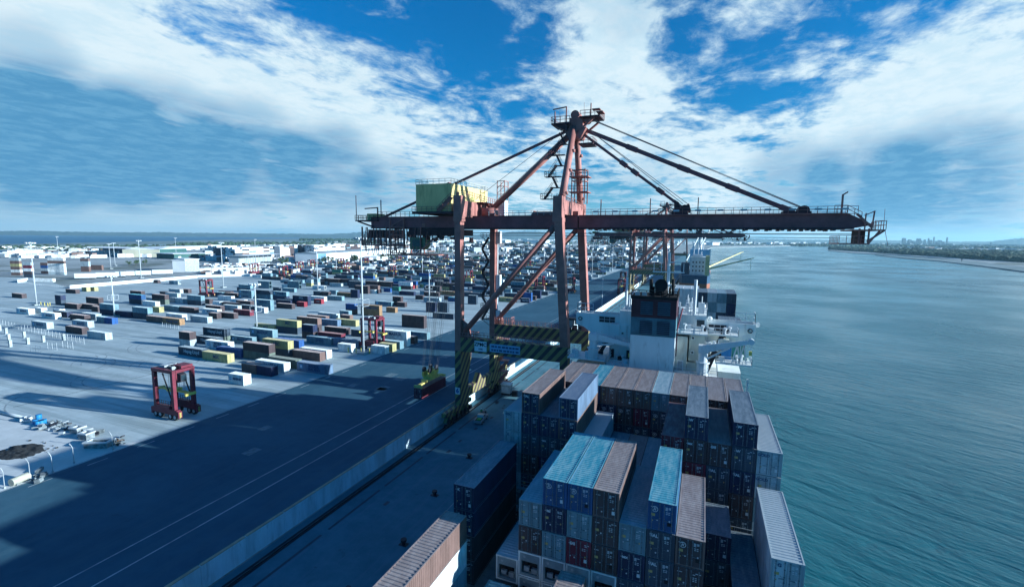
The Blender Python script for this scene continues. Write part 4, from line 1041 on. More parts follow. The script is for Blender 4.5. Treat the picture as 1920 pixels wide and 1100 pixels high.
    for i in range(16): b.box((rs.uniform(-17, -3), rs.uniform(-4.2, 4), rs.uniform(41.2, 43.8)), (rs.uniform(.5, 1.6), rs.uniform(.4, 1.4), rs.uniform(.4, 1.6)), 1 if i % 6 == 0 else 0)
    for x in (-16, -12, -8, -4): b.tube((x, -4.0, 41.9), (x, -3.2, 41.9), .55, 12)
    b.rail([(-17, -4.6, 42.2), (-3.2, -4.6, 42.2)], 1.1, 1.1, .09)
    tr = b.build('trolley', [Dk, A], R)
    cb = MB().prism([(-16.6, -4.4, 38.9), (-13.2, -4.4, 38.9), (-12.2, -4.4, 40.0), (-12.2, -4.4, 41.9), (-16.6, -4.4, 41.9)], (0, 2.6, 0)).build('driver_cab', mat('cab_green', (.09, .15, .09), .5, rnd=False), tr)
    MB().b2((-15.8, -4.46, 39.7), (-13.2, -4.41, 41.3)).build('window', M['glass'], cb)
    b = MB()
    for x in (25.9,): 
        for y in (-2.2, 2.2): b.tube((-3, y, 43.1), (76.5, y, 43.3), .06, 5); b.tube((-3, y*.6, 42.6), (76.5, y*.6, 42.6), .05, 5)
    b.build('trolley_rope', M['rope'], R)
    b = MB(); b.b2((14.5, -1.0, 47), (25, 1.0, 48.0)); b.prism([(13.8, -1, 47), (14.6, -1, 47), (14.6, -1, 48.2)], (0, 2, 0)); b.build('cable_tray', A, R)
    b = MB(); b.rail([(4.8, -4.1, 47), (24, -4.1, 47)], 1.1, 1.4, .07); b.rail([(4.8, 4.1, 47), (24, 4.1, 47)], 1.1, 1.4, .07); b.build('girder_railing', M['grey'], R)
    rs = random.Random(12); b = MB()
    for i in range(14): b.box((rs.uniform(19.5, 26), LY+rs.uniform(-.3, .8), 19.4+rs.uniform(.3, 2.6)), (rs.uniform(.6, 1.8), rs.uniform(.6, 1.2), rs.uniform(.5, 1.5)), i % 3)
    b.b2((19, LY-1, 22), (24, LY+1, 22.4))
    b.build('winch_cabin', [M['dark'], M['grey'], M['crane_d']], R)
    b = MB(); b.rail([(.9, -LY+.95, 19.4), (4.5, -LY+.95, 19.4), (4.5, -LY-1.6, 19.4), (.9, -LY-1.6, 19.4)], 1.3, .7, .1); b.rail([(.9, LY-1.2, 19.4), (5.5, LY-1.2, 19.4), (5.5, LY+1, 19.4)], 2.0, .6, .1)
    b.build('leg_landing', mat('railing_pink', (.34, .15, .14)), R)
    b = MB()
    for i in range(9):
        z = 3+i*1.5; b.b2((.75, LY+1.2, z), (3.6, LY+3.2, z+.1)) if i % 2 == 0 else b.bar((1, LY+2, z-1.4), (3.4, LY+2, z+1.5), .1, .8)
    b.rail([(3.6, LY+1.2, 6), (3.6, LY+3.2, 6), (.8, LY+3.2, 6)], 1.2, .7, .1); b.rail([(3.6, LY+1.2, 12), (3.6, LY+3.2, 12), (.8, LY+3.2, 12)], 1.2, .7, .1)
    b.build('foot_stair', mat('railing_pink', (.34, .15, .14)), R)
    return R
crane1 = make_crane('large maroon quay crane towering over the bridge of the ship, yellow machinery house on top')
crane2 = copy_tree(crane1); crane2.location.y = 103.5+266
crane2['label'] = 'maroon quay crane directly behind the big one, seen under its boom'
crane3 = copy_tree(crane1); crane3.location.y = 103.5+350
crane3['label'] = 'maroon quay crane standing close behind the second crane, partly hidden by its legs'
crane4 = copy_tree(crane1); crane4.location.y = 103.5+720
crane4['label'] = 'small far quay crane with X braces, beside the white blue ship'
for c_ in (crane2, crane3, crane4):
    for ch in kids(c_):
        if ch.name.split('.')[0] in ('sign',): 
            for g_ in kids(ch): bpy.data.objects.remove(g_)
            bpy.data.objects.remove(ch)
# spreader and the container just set down on the road
sp = empty('spreader', (-67.3, 107.3, CH+.02), 0, 'yellow lifting spreader sitting on the maroon container on the road', 'spreader')
b = MB(); b.b2((-.9, -3.2, .9), (.9, 3.2, 1.5)); b.b2((-.35, -5.9, .55), (-.05, 5.9, .95)); b.b2((.05, -5.9, .55), (.35, 5.9, .95))
for y in (-5.9, 5.9): b.b2((-1.2, y-.25, .25), (1.2, y+.25, .8))
b.build('spreader_frame', M['yeld'], sp)
b = MB(); b.b2((-1.4, -1.6, 1.5), (1.4, 1.6, 2.3)); b.b2((-1.0, -2.6, 2.3), (-.5, 2.6, 3.4)); b.b2((.5, -2.6, 2.3), (1.0, 2.6, 3.4)); b.build('headblock', M['yel'], sp)
b = MB()
for x in (-.9, .9):
    for y in (-1.6, 1.6): b.tube((x-.2, y, 3.9), (x+.2, y, 3.9), .75, 14)
b.build('sheave', M['dark'], sp)
b = MB()
for x in (-1.1, -.7, .7, 1.1):
    for y in (-2.2, -1.0, 1.0, 2.2): b.tube((x, y, 3.9), (x*1.8+5.6, y-2.2, 39.2), .03, 4)
b.build('hoist_rope', M['rope'], sp)
o = container(12.19, 'maroon', (-67.3, 107.3, .02), 0, 3, '', 1.0)
o['label'] = 'dark maroon container standing on the road beneath the yellow spreader'
o['group'] = 'containers on the road'
# ------------------------------------------------------------------ straddle carriers
def make_straddle():
    R = empty('straddle_carrier', (0, 0, 0))
    Rd, Dk = M['red'], M['dark']
    for s in (-1, 1):
        b = MB(); y = s*2.15
        b.b2((-4.3, y-.45, 1.3), (4.3, y+.45, 2.5)); b.b2((-2.6, y-.5, 2.5), (1.8, y+.5, 3.1)); b.b2((-4.8, y-.42, .8), (-4.2, y+.42, 2.3)); b.b2((4.2, y-.42, .8), (4.8, y+.42, 2.3))
        sb = b.build('side_beam', Rd, R)
        b = MB(); b.b2((4.8, y-.2, .9), (4.86, y+.2, 2.1)); b.build('hazard_plate', stripes_small, sb)
        for x in (-3.5, -1.9, 1.6, 3.2):
            w = MB().tube((x, y-.28, .76), (x, y+.28, .76), .76, 18, 0).tube((x, y-.31, .76), (x, y+.31, .76), .42, 12, 1).build('wheel', [M['rubber'], M['grey']], sb)
            MB().bar((x, y-s*.05, .76), (x, y-s*.05, 1.5), .3, .24).build('wheel_fork', Rd, sb)
        for x in (-3.3, 3.1): MB().b2((x-.42, y-.36, 2.5), (x+.42, y+.36, 10.9)).build('leg', Rd, R)
        b = MB(); b.rail([(-2.4, y, 3.1), (1.6, y, 3.1)], 1.0, .7, .08); b.build('guard_rail', Dk, sb)
        b = MB(); b.bar((2.7, y, 3.4), (-.4, y, 10.6), .22); b.build('diagonal_brace', Dk, R)
        MB().b2((-3.8, y-.4, 10.9), (3.6, y+.4, 11.6)).build('top_beam', Rd, R)
    b = MB()
    for x in (-3.5, 3.3): b.b2((x-.4, -1.74, 10.92), (x+.4, 1.74, 11.55))
    b.build('cross_beam', Rd, R)
    b = MB(); b.b2((-2.9, -1.7, 11.0), (1.4, 1.7, 11.5), 0); b.b2((-2.6, -1.4, 11.5), (-.8, 1.4, 12.1), 1); rs = random.Random(9)
    for i in range(12): b.box((rs.uniform(-2.6, 2.4), rs.uniform(-1.5, 1.5), 11.75), (rs.uniform(.3, .9), rs.uniform(.3, .8), rs.uniform(.3, .8)), rs.choice((0, 1, 1)))
    b.tube((.6, -1.2, 11.7), (.6, 1.2, 11.7), .3, 10, 0)
    b.build('winch_deck', [Dk, M['grey']], R)
    MB().b2((.2, -.2, 11.6), (3.2, 2.4, 12.15)).build('engine_cover', Rd, R)
    b = MB(); b.b2((-1.1, -1.2, 6.0), (.9, 1.2, 6.5)); b.b2((-5.6, -.35, 5.9), (5.4, -.1, 6.25)); b.b2((-5.6, .1, 5.9), (5.4, .35, 6.25))
    for x in (-5.6, 5.4): b.b2((x-.25, -1.22, 5.6), (x+.25, 1.22, 6.15))
    for p in ((-.6, -.8), (.5, -.8), (-.6, .8), (.5, .8)): b.tube((p[0], p[1], 6.5), (p[0], p[1], 11.0), .04, 4, 1)
    b.build('spreader', [M['yel'], M['rope']], R)
    cb = MB().prism([(3.3, -1.35, 8.6), (4.6, -1.35, 8.9), (4.6, -1.35, 10.6), (3.3, -1.35, 10.8)], (0, 1.3, 0)).build('cab', M['dark'], R)
    MB().b2((4.6, -1.25, 9.2), (4.64, -.15, 10.4)).build('window', M['glass'], cb)
    b = MB()
    for s in (-.22, .22): b.bar((1.0+s, 1.6, 3.2), (1.0+s, 1.6, 11), .07)
    for i in range(20): b.bar((.78, 1.6, 3.4+i*.38), (1.22, 1.6, 3.4+i*.38), .05)
    b.build('ladder', M['grey'], R)
    return R
stripes_small = stripes('hazard_plate_paint', (.55, .46, .10), (.06, .03, .035), .4, 1.0)
g = G(325, 784)
sc0 = make_straddle()
sc0.location = (-112.6, 69.0, .004)
prop(sc0, 'red straddle carrier standing alone on the open concrete beside the road', 'straddle carrier', 'straddle carriers at work in the yard')
STR = [(700, 652, 0, 'red straddle carrier straddling a row of containers behind the tall mast by the road'),
       (388, 556, 0, 'red straddle carrier with dark box on top at the inland end of the rows'),
       (532, 520, 0, 'red straddle carrier on the empty concrete beyond the rows, dark wheels in view'),
       (477, 514, 1.57, 'red straddle carrier parked by the white yard, crosswise, in front of the white roof'),
       (562, 509, 1.57, 'red straddle carrier with low red beam below the blue end of the long shed'),
       (584, 504, 1.57, 'red straddle carrier by the blue wall of the long white shed'),
       (640, 500, 1.57, 'red straddle carrier before the trees of the long white shed'),
       (685, 499, 1.57, 'red straddle carrier behind the top of the tall mast'),
       (648, 511, 0, 'dark straddle carrier at the back edge of the container rows'),
       (735, 519, 0, 'red straddle carrier among the dark rows to the right of the tall mast'),
       (748, 494, 1.57, 'red straddle carrier near the end of the white shed'),
       (836, 492, 0, 'red straddle carrier at the back of the yard beside the crane leg'),
       (878, 531, 0, 'red straddle carrier showing just right of the landward crane leg'),
       (990, 506, 0, 'red straddle carrier seen under the crane between the braces'),
       (1012, 545, 0, 'red straddle carrier behind the crane brace, near the stacked blue boxes'),
       (1068, 549, 0, 'red straddle carrier at the edge of the road, between the seaward crane legs'),
       (1165, 551, 1.57, 'red straddle carrier on the road behind the funnel, closer of two'),
       (1168, 533, 1.57, 'red straddle carrier on the road under the second crane, farther of two')]
for px, py, rz, lab in STR:
    c = copy_tree(sc0); g = G(px, py); c.location = (g.x, g.y, .004); c.rotation_euler.z = rz; c['label'] = lab
# ------------------------------------------------------------------ floodlight masts
def make_mast(h, cage=True):
    R = empty('floodlight_mast', (0, 0, 0))
    MB().b2((-1.6, -1.6, 0), (1.6, 1.6, .7)).build('footing', M['concrete'], R)
    smooth(MB().tube((0, 0, .7), (0, 0, h), .36, 16, 0, .20).build('pole', M['mast'], R))
    b = MB()
    for i in range(16):
        a, c = 2*math.pi*i/16, 2*math.pi*(i+1)/16
        b.bar((2.0*math.cos(a), 2.0*math.sin(a), h-.2), (2.0*math.cos(c), 2.0*math.sin(c), h-.2), .14)
    for i in range(6): a = math.pi*i/3; b.bar((0, 0, h-.2), (2.0*math.cos(a), 2.0*math.sin(a), h-.2), .12)
    b.tube((0, 0, h-1.5), (0, 0, h+.3), .6, 10, 0, .3)
    b.build('lamp_ring', M['mast'], R)
    for i in range(10):
        a = 2*math.pi*i/10
        MB().prism([(2.0*math.cos(a)-.45, 2.0*math.sin(a)-.35, h-.55), (2.0*math.cos(a)+.45, 2.0*math.sin(a)-.35, h-.55), (2.0*math.cos(a)+.3, 2.0*math.sin(a)-.35, h+.1), (2.0*math.cos(a)-.3, 2.0*math.sin(a)-.35, h+.1)], (0, .7, 0)).build('lamp', M['mast'], R)
    if cage:
        b = MB(); z = h*.42
        for zz in (z, z+2.4): 
            for s in (-1.6, 1.6): b.bar((-1.6, s, zz), (1.6, s, zz), .10); b.bar((s, -1.6, zz), (s, 1.6, zz), .10)
        for x in (-1.6, 1.6):
            for y in (-1.6, 1.6): b.bar((x, y, z), (x, y, z+2.4), .10)
        b.bar((-1.6, 0, z), (1.6, 0, z), .1)
        b.build('service_cage', M['mast'], R)
    return R
MAST = [(682, 663, 41.5, 'tall white floodlight mast at the road edge, crowned by a lamp ring', True),
        (69, 572, 36.5, 'tall white floodlight mast standing left of the white boxes, by yellow bollards', False),
        (215, 594, 21, 'short white mast between the rows of stacked brown boxes', True),
        (482, 621, 21, 'white mast rising beside the stack of mustard yellow boxes', True),
        (596, 543, 33, 'white mast amid the middle rows left of the tallest mast', True), (419, 539, 36, 'white mast behind the inland straddle carrier', False),
        (265, 521, 36, 'white mast beside the line of white trailers', False), (110, 480, 36, 'white mast far left, over the dark scrub by the shore', False), (331, 485, 36, 'white mast in front of the green sheds', False),
        (631, 512, 36, 'white mast before the long white shed', False), (792, 519, 26, 'white mast in the dark rows under the trolley', False), (805, 567, 21, 'white mast standing by the fence between the rows', True),
        (848, 492, 36, 'thin mast close left of the landward crane leg', False), (480, 494, 36, 'thin mast in front of the tall white stacks', False), (1110, 517, 42, 'thin mast showing between the seaward legs and the second crane', False),
        (1148, 506, 42, 'thin mast nearest the second crane, above the road', False), (1064, 497, 38, 'thin mast just left of the inclined seaward leg', False), (1020, 497, 38, 'thin mast between the two braces', False), (1167, 498, 38, 'thin mast touching the second crane', False),
        (160, 484, 18, 'low mast over the left yard', False), (208, 504, 30, 'mast behind the brown container stacks', False), (216, 498, 30, 'mast right behind the brown container stacks, second of two close together', False)]
protos = {}
for px, py, h, lab, cg in MAST:
    kkey = (h, cg)
    if kkey not in protos: protos[kkey] = c = make_mast(h, cg)
    else: c = copy_tree(protos[kkey])
    g = G(px, py); c.location = (g.x, g.y, 0)
    prop(c, lab, 'floodlight mast', 'white floodlight masts over the yard')
# ------------------------------------------------------------------ containers in the yard: (left px, right px, foot px, colours top to bottom [, writing])
YARD = [
 (430, 457, 723, 'white', '@*MAERSK'), (335, 379, 671, 'slate', '@Hapag-Lloyd'), (381, 427, 681, 'yellow', '@MSC'), (337, 357, 652, 'umber grey'), (370, 408, 648, 'slate', '@Hapag-Lloyd'),
 (383, 422, 645, 'slate olive', '@Hapag-Lloyd'), (383, 428, 657, 'white', '@*MAERSK/SEALAND'), (424, 468, 648, 'teal', '@*MAERSK'), (405, 452, 672, 'blue'), (451, 500.6, 678, 'umber olive'),
 (468, 512, 647, 'teal teal', '@*MAERSK'), (494, 541, 671, 'yellow slate', '@MSC'), (515, 561, 653, 'blue'), (490, 521, 668, 'white'), (510, 555, 692, 'olive'), (480, 533, 699, 'white', '@MAERSK'),
 (454, 480, 702, 'brown'), (480, 509, 706.5, 'navy'), (556, 614, 703, 'lilac', '@*MAERSK/SEALAND'), (543.6, 595, 677, 'brown'), (562, 613, 673, 'white'), (573, 620, 648, 'teal', '@SPEES'),
 (620, 662, 652, 'lilac', '@CMA CGM'), (640, 658, 661, 'white'), (697, 721.7, 664.5, 'white'), (700, 735.8, 660, 'yellow'), (709, 750, 655, 'teal'), (714, 763, 650, 'white white', '@*MAERSK'),
 (771, 777, 645, 'umber'), (757, 800.6, 637, 'teal', '@*MAERSK/SEALAND'), (719, 763, 634, 'white'), (590, 640, 640, 'maroon'), (605.6, 650, 628, 'umber'), (651, 680, 632, 'slate'), (567, 587.5, 636, 'navy umber'),
 (556, 596, 621, 'brown umber'), (520, 558, 627, 'yellow slate', '@MSC'), (485.6, 519, 623, 'yellow', '@MSC'), (566, 611, 604, 'brown'), (594, 631, 599, 'grey'), (592, 633, 612, 'lilac'), (620, 664, 613, 'yellow'),
 (637.5, 654, 593.5, 'teal', '@SPEES'), (649, 665, 590, 'blue umber'), (638, 656, 602, 'brown'), (682, 711.5, 593.5, 'tan tan', '@Hapag-Lloyd'), (718, 741, 586.5, 'tan'), (701, 734, 575, 'teal', '@*MAERSK'),
 (742.5, 759, 576, 'umber'), (727, 742.5, 576, 'umber umber'), (753.8, 795, 616, 'umber umber'), (798, 816, 586, 'navy navy'), (817, 835, 586, 'slate slate'), (810.6, 850, 599, 'slate'), (573, 578, 608, 'navy'),
 (23.7, 41.3, 559.4, 'umber'), (124, 142, 550.6, 'umber'), (151, 162.5, 546.5, 'yellow'), (163, 170, 546.5, 'yellow'), (104, 115, 572, 'navy slate'), (32, 54.4, 590, 'white', '@*MAERSK'), (64, 78, 588, 'white'), (80, 103.8, 598.8, 'white', '@*MAERSK'),
 (100, 112, 590, 'white'), (104, 126, 595.6, 'navy'), (61, 88, 617, 'grey', '@*MAERSK'), (133, 159, 603, 'umber'), (137, 165, 615, 'grey', '@*MAERSK'), (118, 154.4, 627.5, 'umber'), (166, 198, 638, 'grey'),
 (120, 145, 580, 'umber'), (145, 165, 582, 'umber'), (165, 184, 585, 'umber'), (161, 186, 577.5, 'umber umber'), (180.5, 195.5, 606, 'teal'), (196, 210.6, 608, 'blue'), (154, 180, 600, 'grey'),
 (193, 214, 592, 'teal navy'), (219, 246, 596, 'navy'), (247, 275, 599, 'teal slate'), (278, 305, 606, 'brown'), (306, 337, 610, 'tan', '@Hapag-Lloyd'), (310, 342, 601, 'white'), (359, 389.4, 606, 'grey'), (394, 407, 598, 'umber'),
 (407.5, 438.8, 598, 'umber'), (378, 408, 591, 'white', '@*MAERSK'), (438.8, 468.8, 592.5, 'maroon'), (243, 266, 571, 'azure slate'), (243, 265, 554, 'umber'), (286, 310, 571, 'umber olive'), (267, 292, 575, 'white'), (272, 298, 568, 'white'),
 (318, 329, 567, 'grey'), (329, 340, 568, 'white'), (340, 351, 569, 'teal'), (351, 377.5, 573, 'teal slate'), (380, 393, 570, 'umber'), (308, 321, 583, 'teal'), (321.3, 334.5, 584.5, 'teal'), (335, 362, 587, 'umber'), (284, 299, 586, 'yellow'),
 (317, 337.5, 550, 'grey'), (330, 350, 550, 'umber'), (310, 332.5, 558, 'grey'), (300, 318, 556, 'umber'), (288, 296, 531, 'umber'), (317, 326, 532.5, 'teal'), (326.5, 334, 533.5, 'grey'), (395, 417, 556, 'teal', '@*MAERSK'), (408, 420.5, 563, 'white'), (421, 434, 564, 'white', '@*MAERSK'),
 (409, 432.5, 554, 'umber'), (421, 444, 558, 'umber'), (448, 472, 561, 'teal teal', '@*MAERSK'), (443, 466, 547, 'navy'), (400, 412, 575, 'white'), (412, 438, 577, 'umber'), (416, 446, 583, 'grey'), (380, 414, 584, 'umber'), (440, 470, 574, 'umber'), (425, 458, 571, 'white'),
 (478, 496, 587, 'white'), (440, 478, 583, 'slate'), (482, 507.5, 582, 'teal teal', '@*MAERSK'), (517.5, 547.5, 579.5, 'umber'), (520, 545, 572, 'navy'), (530, 560, 570, 'slate'), (555.6, 570.6, 575.6, 'red'), (550.6, 577.5, 573, 'navy navy', '@MOL'), (584, 602.5, 570, 'red', '@K-Line'), (584, 608, 565, 'white'),
 (614, 641, 564, 'teal'), (630, 657.5, 557, 'tan'), (658, 670.6, 559, 'navy navy', '@MOL'), (509, 537.5, 564, 'teal navy', '@*MAERSK'), (484, 505.6, 561, 'slate teal'), (484, 505, 541, 'teal teal'), (448, 474, 562, 'teal', '@*MAERSK'), (450, 475, 571, 'white'), (440, 470, 549, 'teal navy'),
 (613, 635.6, 536, 'umber slate'), (521, 545, 531, 'teal'), (535, 561, 541, 'teal teal'), (530, 545, 540, 'white'), (509, 523, 546, 'slate'), (523, 552, 548, 'teal'), (586, 600, 554, 'slate'), (600, 616, 555, 'umber'), (616, 630, 552, 'teal'), (565, 583, 522, 'teal'), (596, 612, 524, 'teal'), (573, 585, 533, 'navy umber'), (580, 608, 543, 'white'), (654, 676, 541, 'slate slate'),
 (655, 690, 551, 'umber umber'), (694, 701, 551, 'white'), (702, 708, 550, 'umber'), (709, 715.5, 549, 'slate'), (716, 732, 548, 'blue'), (684, 708, 541, 'umber umber'), (708, 734.5, 542, 'umber umber'), (743, 760, 541, 'grey'), (760, 772.5, 541.5, 'red'), (760.5, 784, 540, 'grey grey', '@*MAERSK'), (785, 790, 538, 'white'),
 (777, 793, 562, 'umber'), (793, 824, 567, 'grey', '@KKFU'), (792, 822, 556, 'umber'), (825, 852, 554, 'tan'), (825, 847, 563, 'umber'), (847, 855, 566, 'azure'), (870, 893, 571, 'slate slate'), (870, 883, 554, 'brown'), (880, 905, 549, 'grey'), (806, 833, 525, 'yellow yellow'), (830, 843, 530, 'blue'), (807, 818, 533, 'umber'), (818, 829, 532, 'olive'),
 (744, 760, 530, 'olive yellow'), (776, 795, 522, 'grey'), (754, 776, 520, 'umber'), (670, 700, 523, 'olive blue'), (792, 808, 503, 'umber'), (810, 820, 503, 'umber'), (822, 833, 502, 'tan'), (834, 851, 501, 'blue'), (870, 887, 503, 'blue'), (884, 902, 518, 'yellow yellow'), (741, 768, 506, 'umber'), (762, 772, 511, 'grey'),
 (935, 967, 567, 'yellow', '@MSC'), (941, 960, 557, 'teal', '@*MAERSK'), (971, 992, 568, 'navy', '@Hapag-Lloyd'), (980, 996, 565, 'blue blue'), (990, 1013, 560, 'navy navy'), (1000, 1004, 563, 'umber'), (1015, 1027, 554, 'slate'), (975, 1006, 545, 'yellow'), (1026, 1044, 546, 'olive'), (965, 989, 521, 'brown'), (969, 991, 516, 'grey'),
 (1021, 1038, 508, 'grey'), (1061, 1078, 532, 'olive olive'), (1100, 1108, 526, 'grey grey'), (1033, 1040, 514, 'umber'), (1108, 1122, 520, 'grey'), (1090, 1112, 508, 'yellow'), (1115, 1136, 515, 'olive'), (1085, 1100, 515, 'umber'), (1150, 1172, 503, 'yellow'), (1025, 1050, 496, 'grey'), (1066, 1085, 501, 'green'), (1030, 1045, 527, 'grey')]
GRP = 'containers in the yard'
boxes = []
def yard(xl, xr, yb, cols, tag='', L=None, detail=2):
    B = G(xr, yb); A = ray(xl, 550)      # the long side runs inland from B at the same Y
    d = ray(xl, yb+(xl-xr)*.12); xa = d.x*B.y/d.y if d.y else B.x-12
    if L is None: L = 12.19 if (B.x-xa) > 9.4 else 6.06
    cs = cols.split(); zs = 1.06
    c = (B.x-L/2, B.y+1.22)
    def clash(x0, y0): return any(abs(x-x0) < (L+l)/2+.1 and abs(y-y0) < 2.5 for x, y, l in boxes)
    for ox, oy in ((0, 0), (1.2, 0), (-1.2, 0), (0, 1.2), (2.4, 0), (-2.4, 0), (0, 2.4), (3.6, 0), (-3.6, 0), (2.4, 2.4), (-2.4, 2.4), (5, 0), (-5, 0), (0, 3.8), (4, 3), (-4, 3), (0, 5)):
        if not clash(c[0]+ox, c[1]+oy): break
    else: return
    c = (c[0]+ox, c[1]+oy)
    boxes.append((c[0], c[1], L))
    for i, k in enumerate(cs):
        o = container(L, k, (c[0], c[1], .004+(len(cs)-1-i)*CH*zs), math.pi/2, detail, tag if i == 0 or (tag[:2] == '@*' and k == cs[0]) else '', zs, False, GRP)
        o['_st'] = 'on top of another' if i < len(cs)-1 else ''
for row in YARD: yard(*row[:4], *(row[4:5] or ('',)), detail=2 if row[2] > 545 else 0)
rs = random.Random(31)
PAL = ['umber']*4+['brown']*3+['slate']*3+['navy']*2+['teal']*4+['grey']*3+['white']*3+['yellow']*2+['olive']*2+['maroon', 'blue', 'tan', 'green', 'lilac']
for s_ in ((-175, -238, 205, 330), (-112, -160, 190, 330), (-250, -330, 195, 300)):
    y = s_[2]
    while y < s_[3] and len(CONT) < 297:
        x = s_[0]
        while x > s_[1]:
            L = rs.choice((6.06, 12.19, 12.19))
            if rs.random() < .26:
                c = (x-L/2, y)
                if not any(abs(a-c[0]) < (L+l)/2+.3 and abs(b_-c[1]) < 3.0 for a, b_, l in boxes) and len(CONT) < 297:
                    boxes.append((c[0], c[1], L)); 
                    for i in range(1 if rs.random() < .7 else 2):
                        o = container(L, rs.choice(PAL), (c[0], c[1], .004+i*CH*1.06), math.pi/2, 0, '', 1.06, False, GRP); o['_st'] = 'on top of another' if i else ''
            x -= L+.5
        y += rs.choice((4.1, 4.1, 8.2))
# labels: what colour, how long, and how far out from which landmark
LM = [('the tall roadside mast', G(682, 663)), ('the mast near stacked mustard boxes', G(482, 621)), ('the mast among brown rows', G(215, 594)), ('the far left mast', G(69, 572)),
      ('the lone straddle carrier', Vector((-110, 69, 0))), ('the middle rows mast', G(596, 543)), ('the inner fence mast', G(805, 567)), ('the inland straddle carrier', G(388, 556)),
      ('the landward crane legs', Vector((-60, 150, 0))), ('the road edge carrier', G(1068, 549)), ('the second crane', Vector((-60, 360, 0)))]
ctx = {}
for c in CONT:
    if c['o'].get('group') != GRP: continue
    p_ = c['o'].location
    nm, q = min(LM, key=lambda l: (Vector((p_.x, p_.y, 0))-l[1]).length)
    st = c['o'].get('_st', '')
    ctx.setdefault((c['k'], c['L'], st, nm), []).append(((Vector((p_.x, p_.y, 0))-q).length, c['o']))
for (k, L, st, nm), lst in ctx.items():
    lst.sort(key=lambda e: e[0])
    for i, (dd, o) in enumerate(lst):
        sz = 'short' if L < 7 else 'long'
        mid = 'stacked ' if st else ''
        o['label'] = f"{mid}{sz} {WORD[k]} container, {ordn(i)} of its kind from {nm}"
for c in CONT:
    if '_st' in c['o']: del c['o']['_st']
# every further row of boxes, far up the terminal: too many to count
b = MB(); names = ['umber', 'slate', 'navy', 'teal', 'grey', 'white', 'yellow', 'green', 'brown', 'blue']
def farbox(x, y, n=None, dense=1):
    L = rs.choice((6.06, 12.19, 12.19)); nn = n or (1 if rs.random() < .65 else 2)
    for i in range(nn): b.b2((x-L, y, i*2.9+.01), (x, y+2.44, i*2.9+2.88), rs.choice((0, 0, 0, 0, 1, 1, 1, 2, 2, 3, 3, 3, 4, 4, 5, 6, 8, 8, rs.choice((7, 9, 6)))))
    return L
for x0, x1, y0, y1, pr in ((-112, -170, 300, 760, .40), (-180, -245, 285, 700, .42), (-255, -330, 300, 640, .40), (-340, -420, 330, 640, .36), (-430, -520, 420, 640, .34), (-120, -240, 760, 1000, .4), (-255, -500, 660, 900, .34)):
    y = y0
    while y < y1:
        x = x0
        while x > x1:
            if rs.random() < pr: x -= farbox(x, y)+.5
            else: x -= 12
        y += 8.2
for i in range(420):
    px = rs.uniform(960, 1240) if i < 260 else rs.uniform(780, 1020); py = rs.uniform(464, 482) if i < 260 else rs.uniform(462, 472)
    g = G(px, py); farbox(g.x, g.y, rs.choice((2, 3, 4)))
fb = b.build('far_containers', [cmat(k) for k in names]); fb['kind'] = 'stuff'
# ------------------------------------------------------------------ block stacks in the yard across the fence
def stack(px0, px1, pyb, n, cols, lab, rows=1, deep=1, L=12.19):
    A, B = G(px0, pyb), G(px1, pyb+(px1-px0)*.015)
    d = (B-A); L0 = d.length; d.normalize(); nrm = Vector((-d.y, d.x, 0))
    if nrm.dot(Vector((A.x, A.y, 0))) < 0: nrm = -nrm
    rz = math.atan2(d.y, d.x)-math.pi/2; sc = L0/L
    for q in range(deep):
        for i in range(n):
            c = A+d*(L0/2)+nrm*(1.3+q*2.6)
            o = container(L, cols[(i+q) % len(cols)], (c.x, c.y, .01+i*2.88), rz, 0, '', 1.06, False, 'container blocks beyond the white wall')
            o['label'] = f"{WORD[cols[(i+q) % len(cols)]]} container, {ORD[i]} from the ground of {lab}"
            o.scale = (1, sc, 1.06)
stack(91, 121, 515, 6, ['grey', 'white', 'white', 'white', 'brown', 'white'], 'the white block near the tall mast')
stack(152, 167, 509, 5, ['brown', 'brown', 'grey', 'grey', 'brown'], 'the brown and grey block')
stack(21, 38, 516, 6, ['brown', 'white', 'brown', 'yellow', 'brown', 'grey'], 'the narrow block at the far left')
stack(45, 60, 520, 5, ['slate', 'umber', 'white', 'maroon', 'grey'], 'the block next to the tall mast')
stack(77, 90, 513, 4, ['umber', 'grey', 'blue', 'brown'], 'the low block left of the white one')
stack(167, 191, 506, 2, ['brown', 'brown'], 'the low brown pair')
stack(62, 99, 528, 1, ['white'], 'the single row by the tall mast', L=12.19)
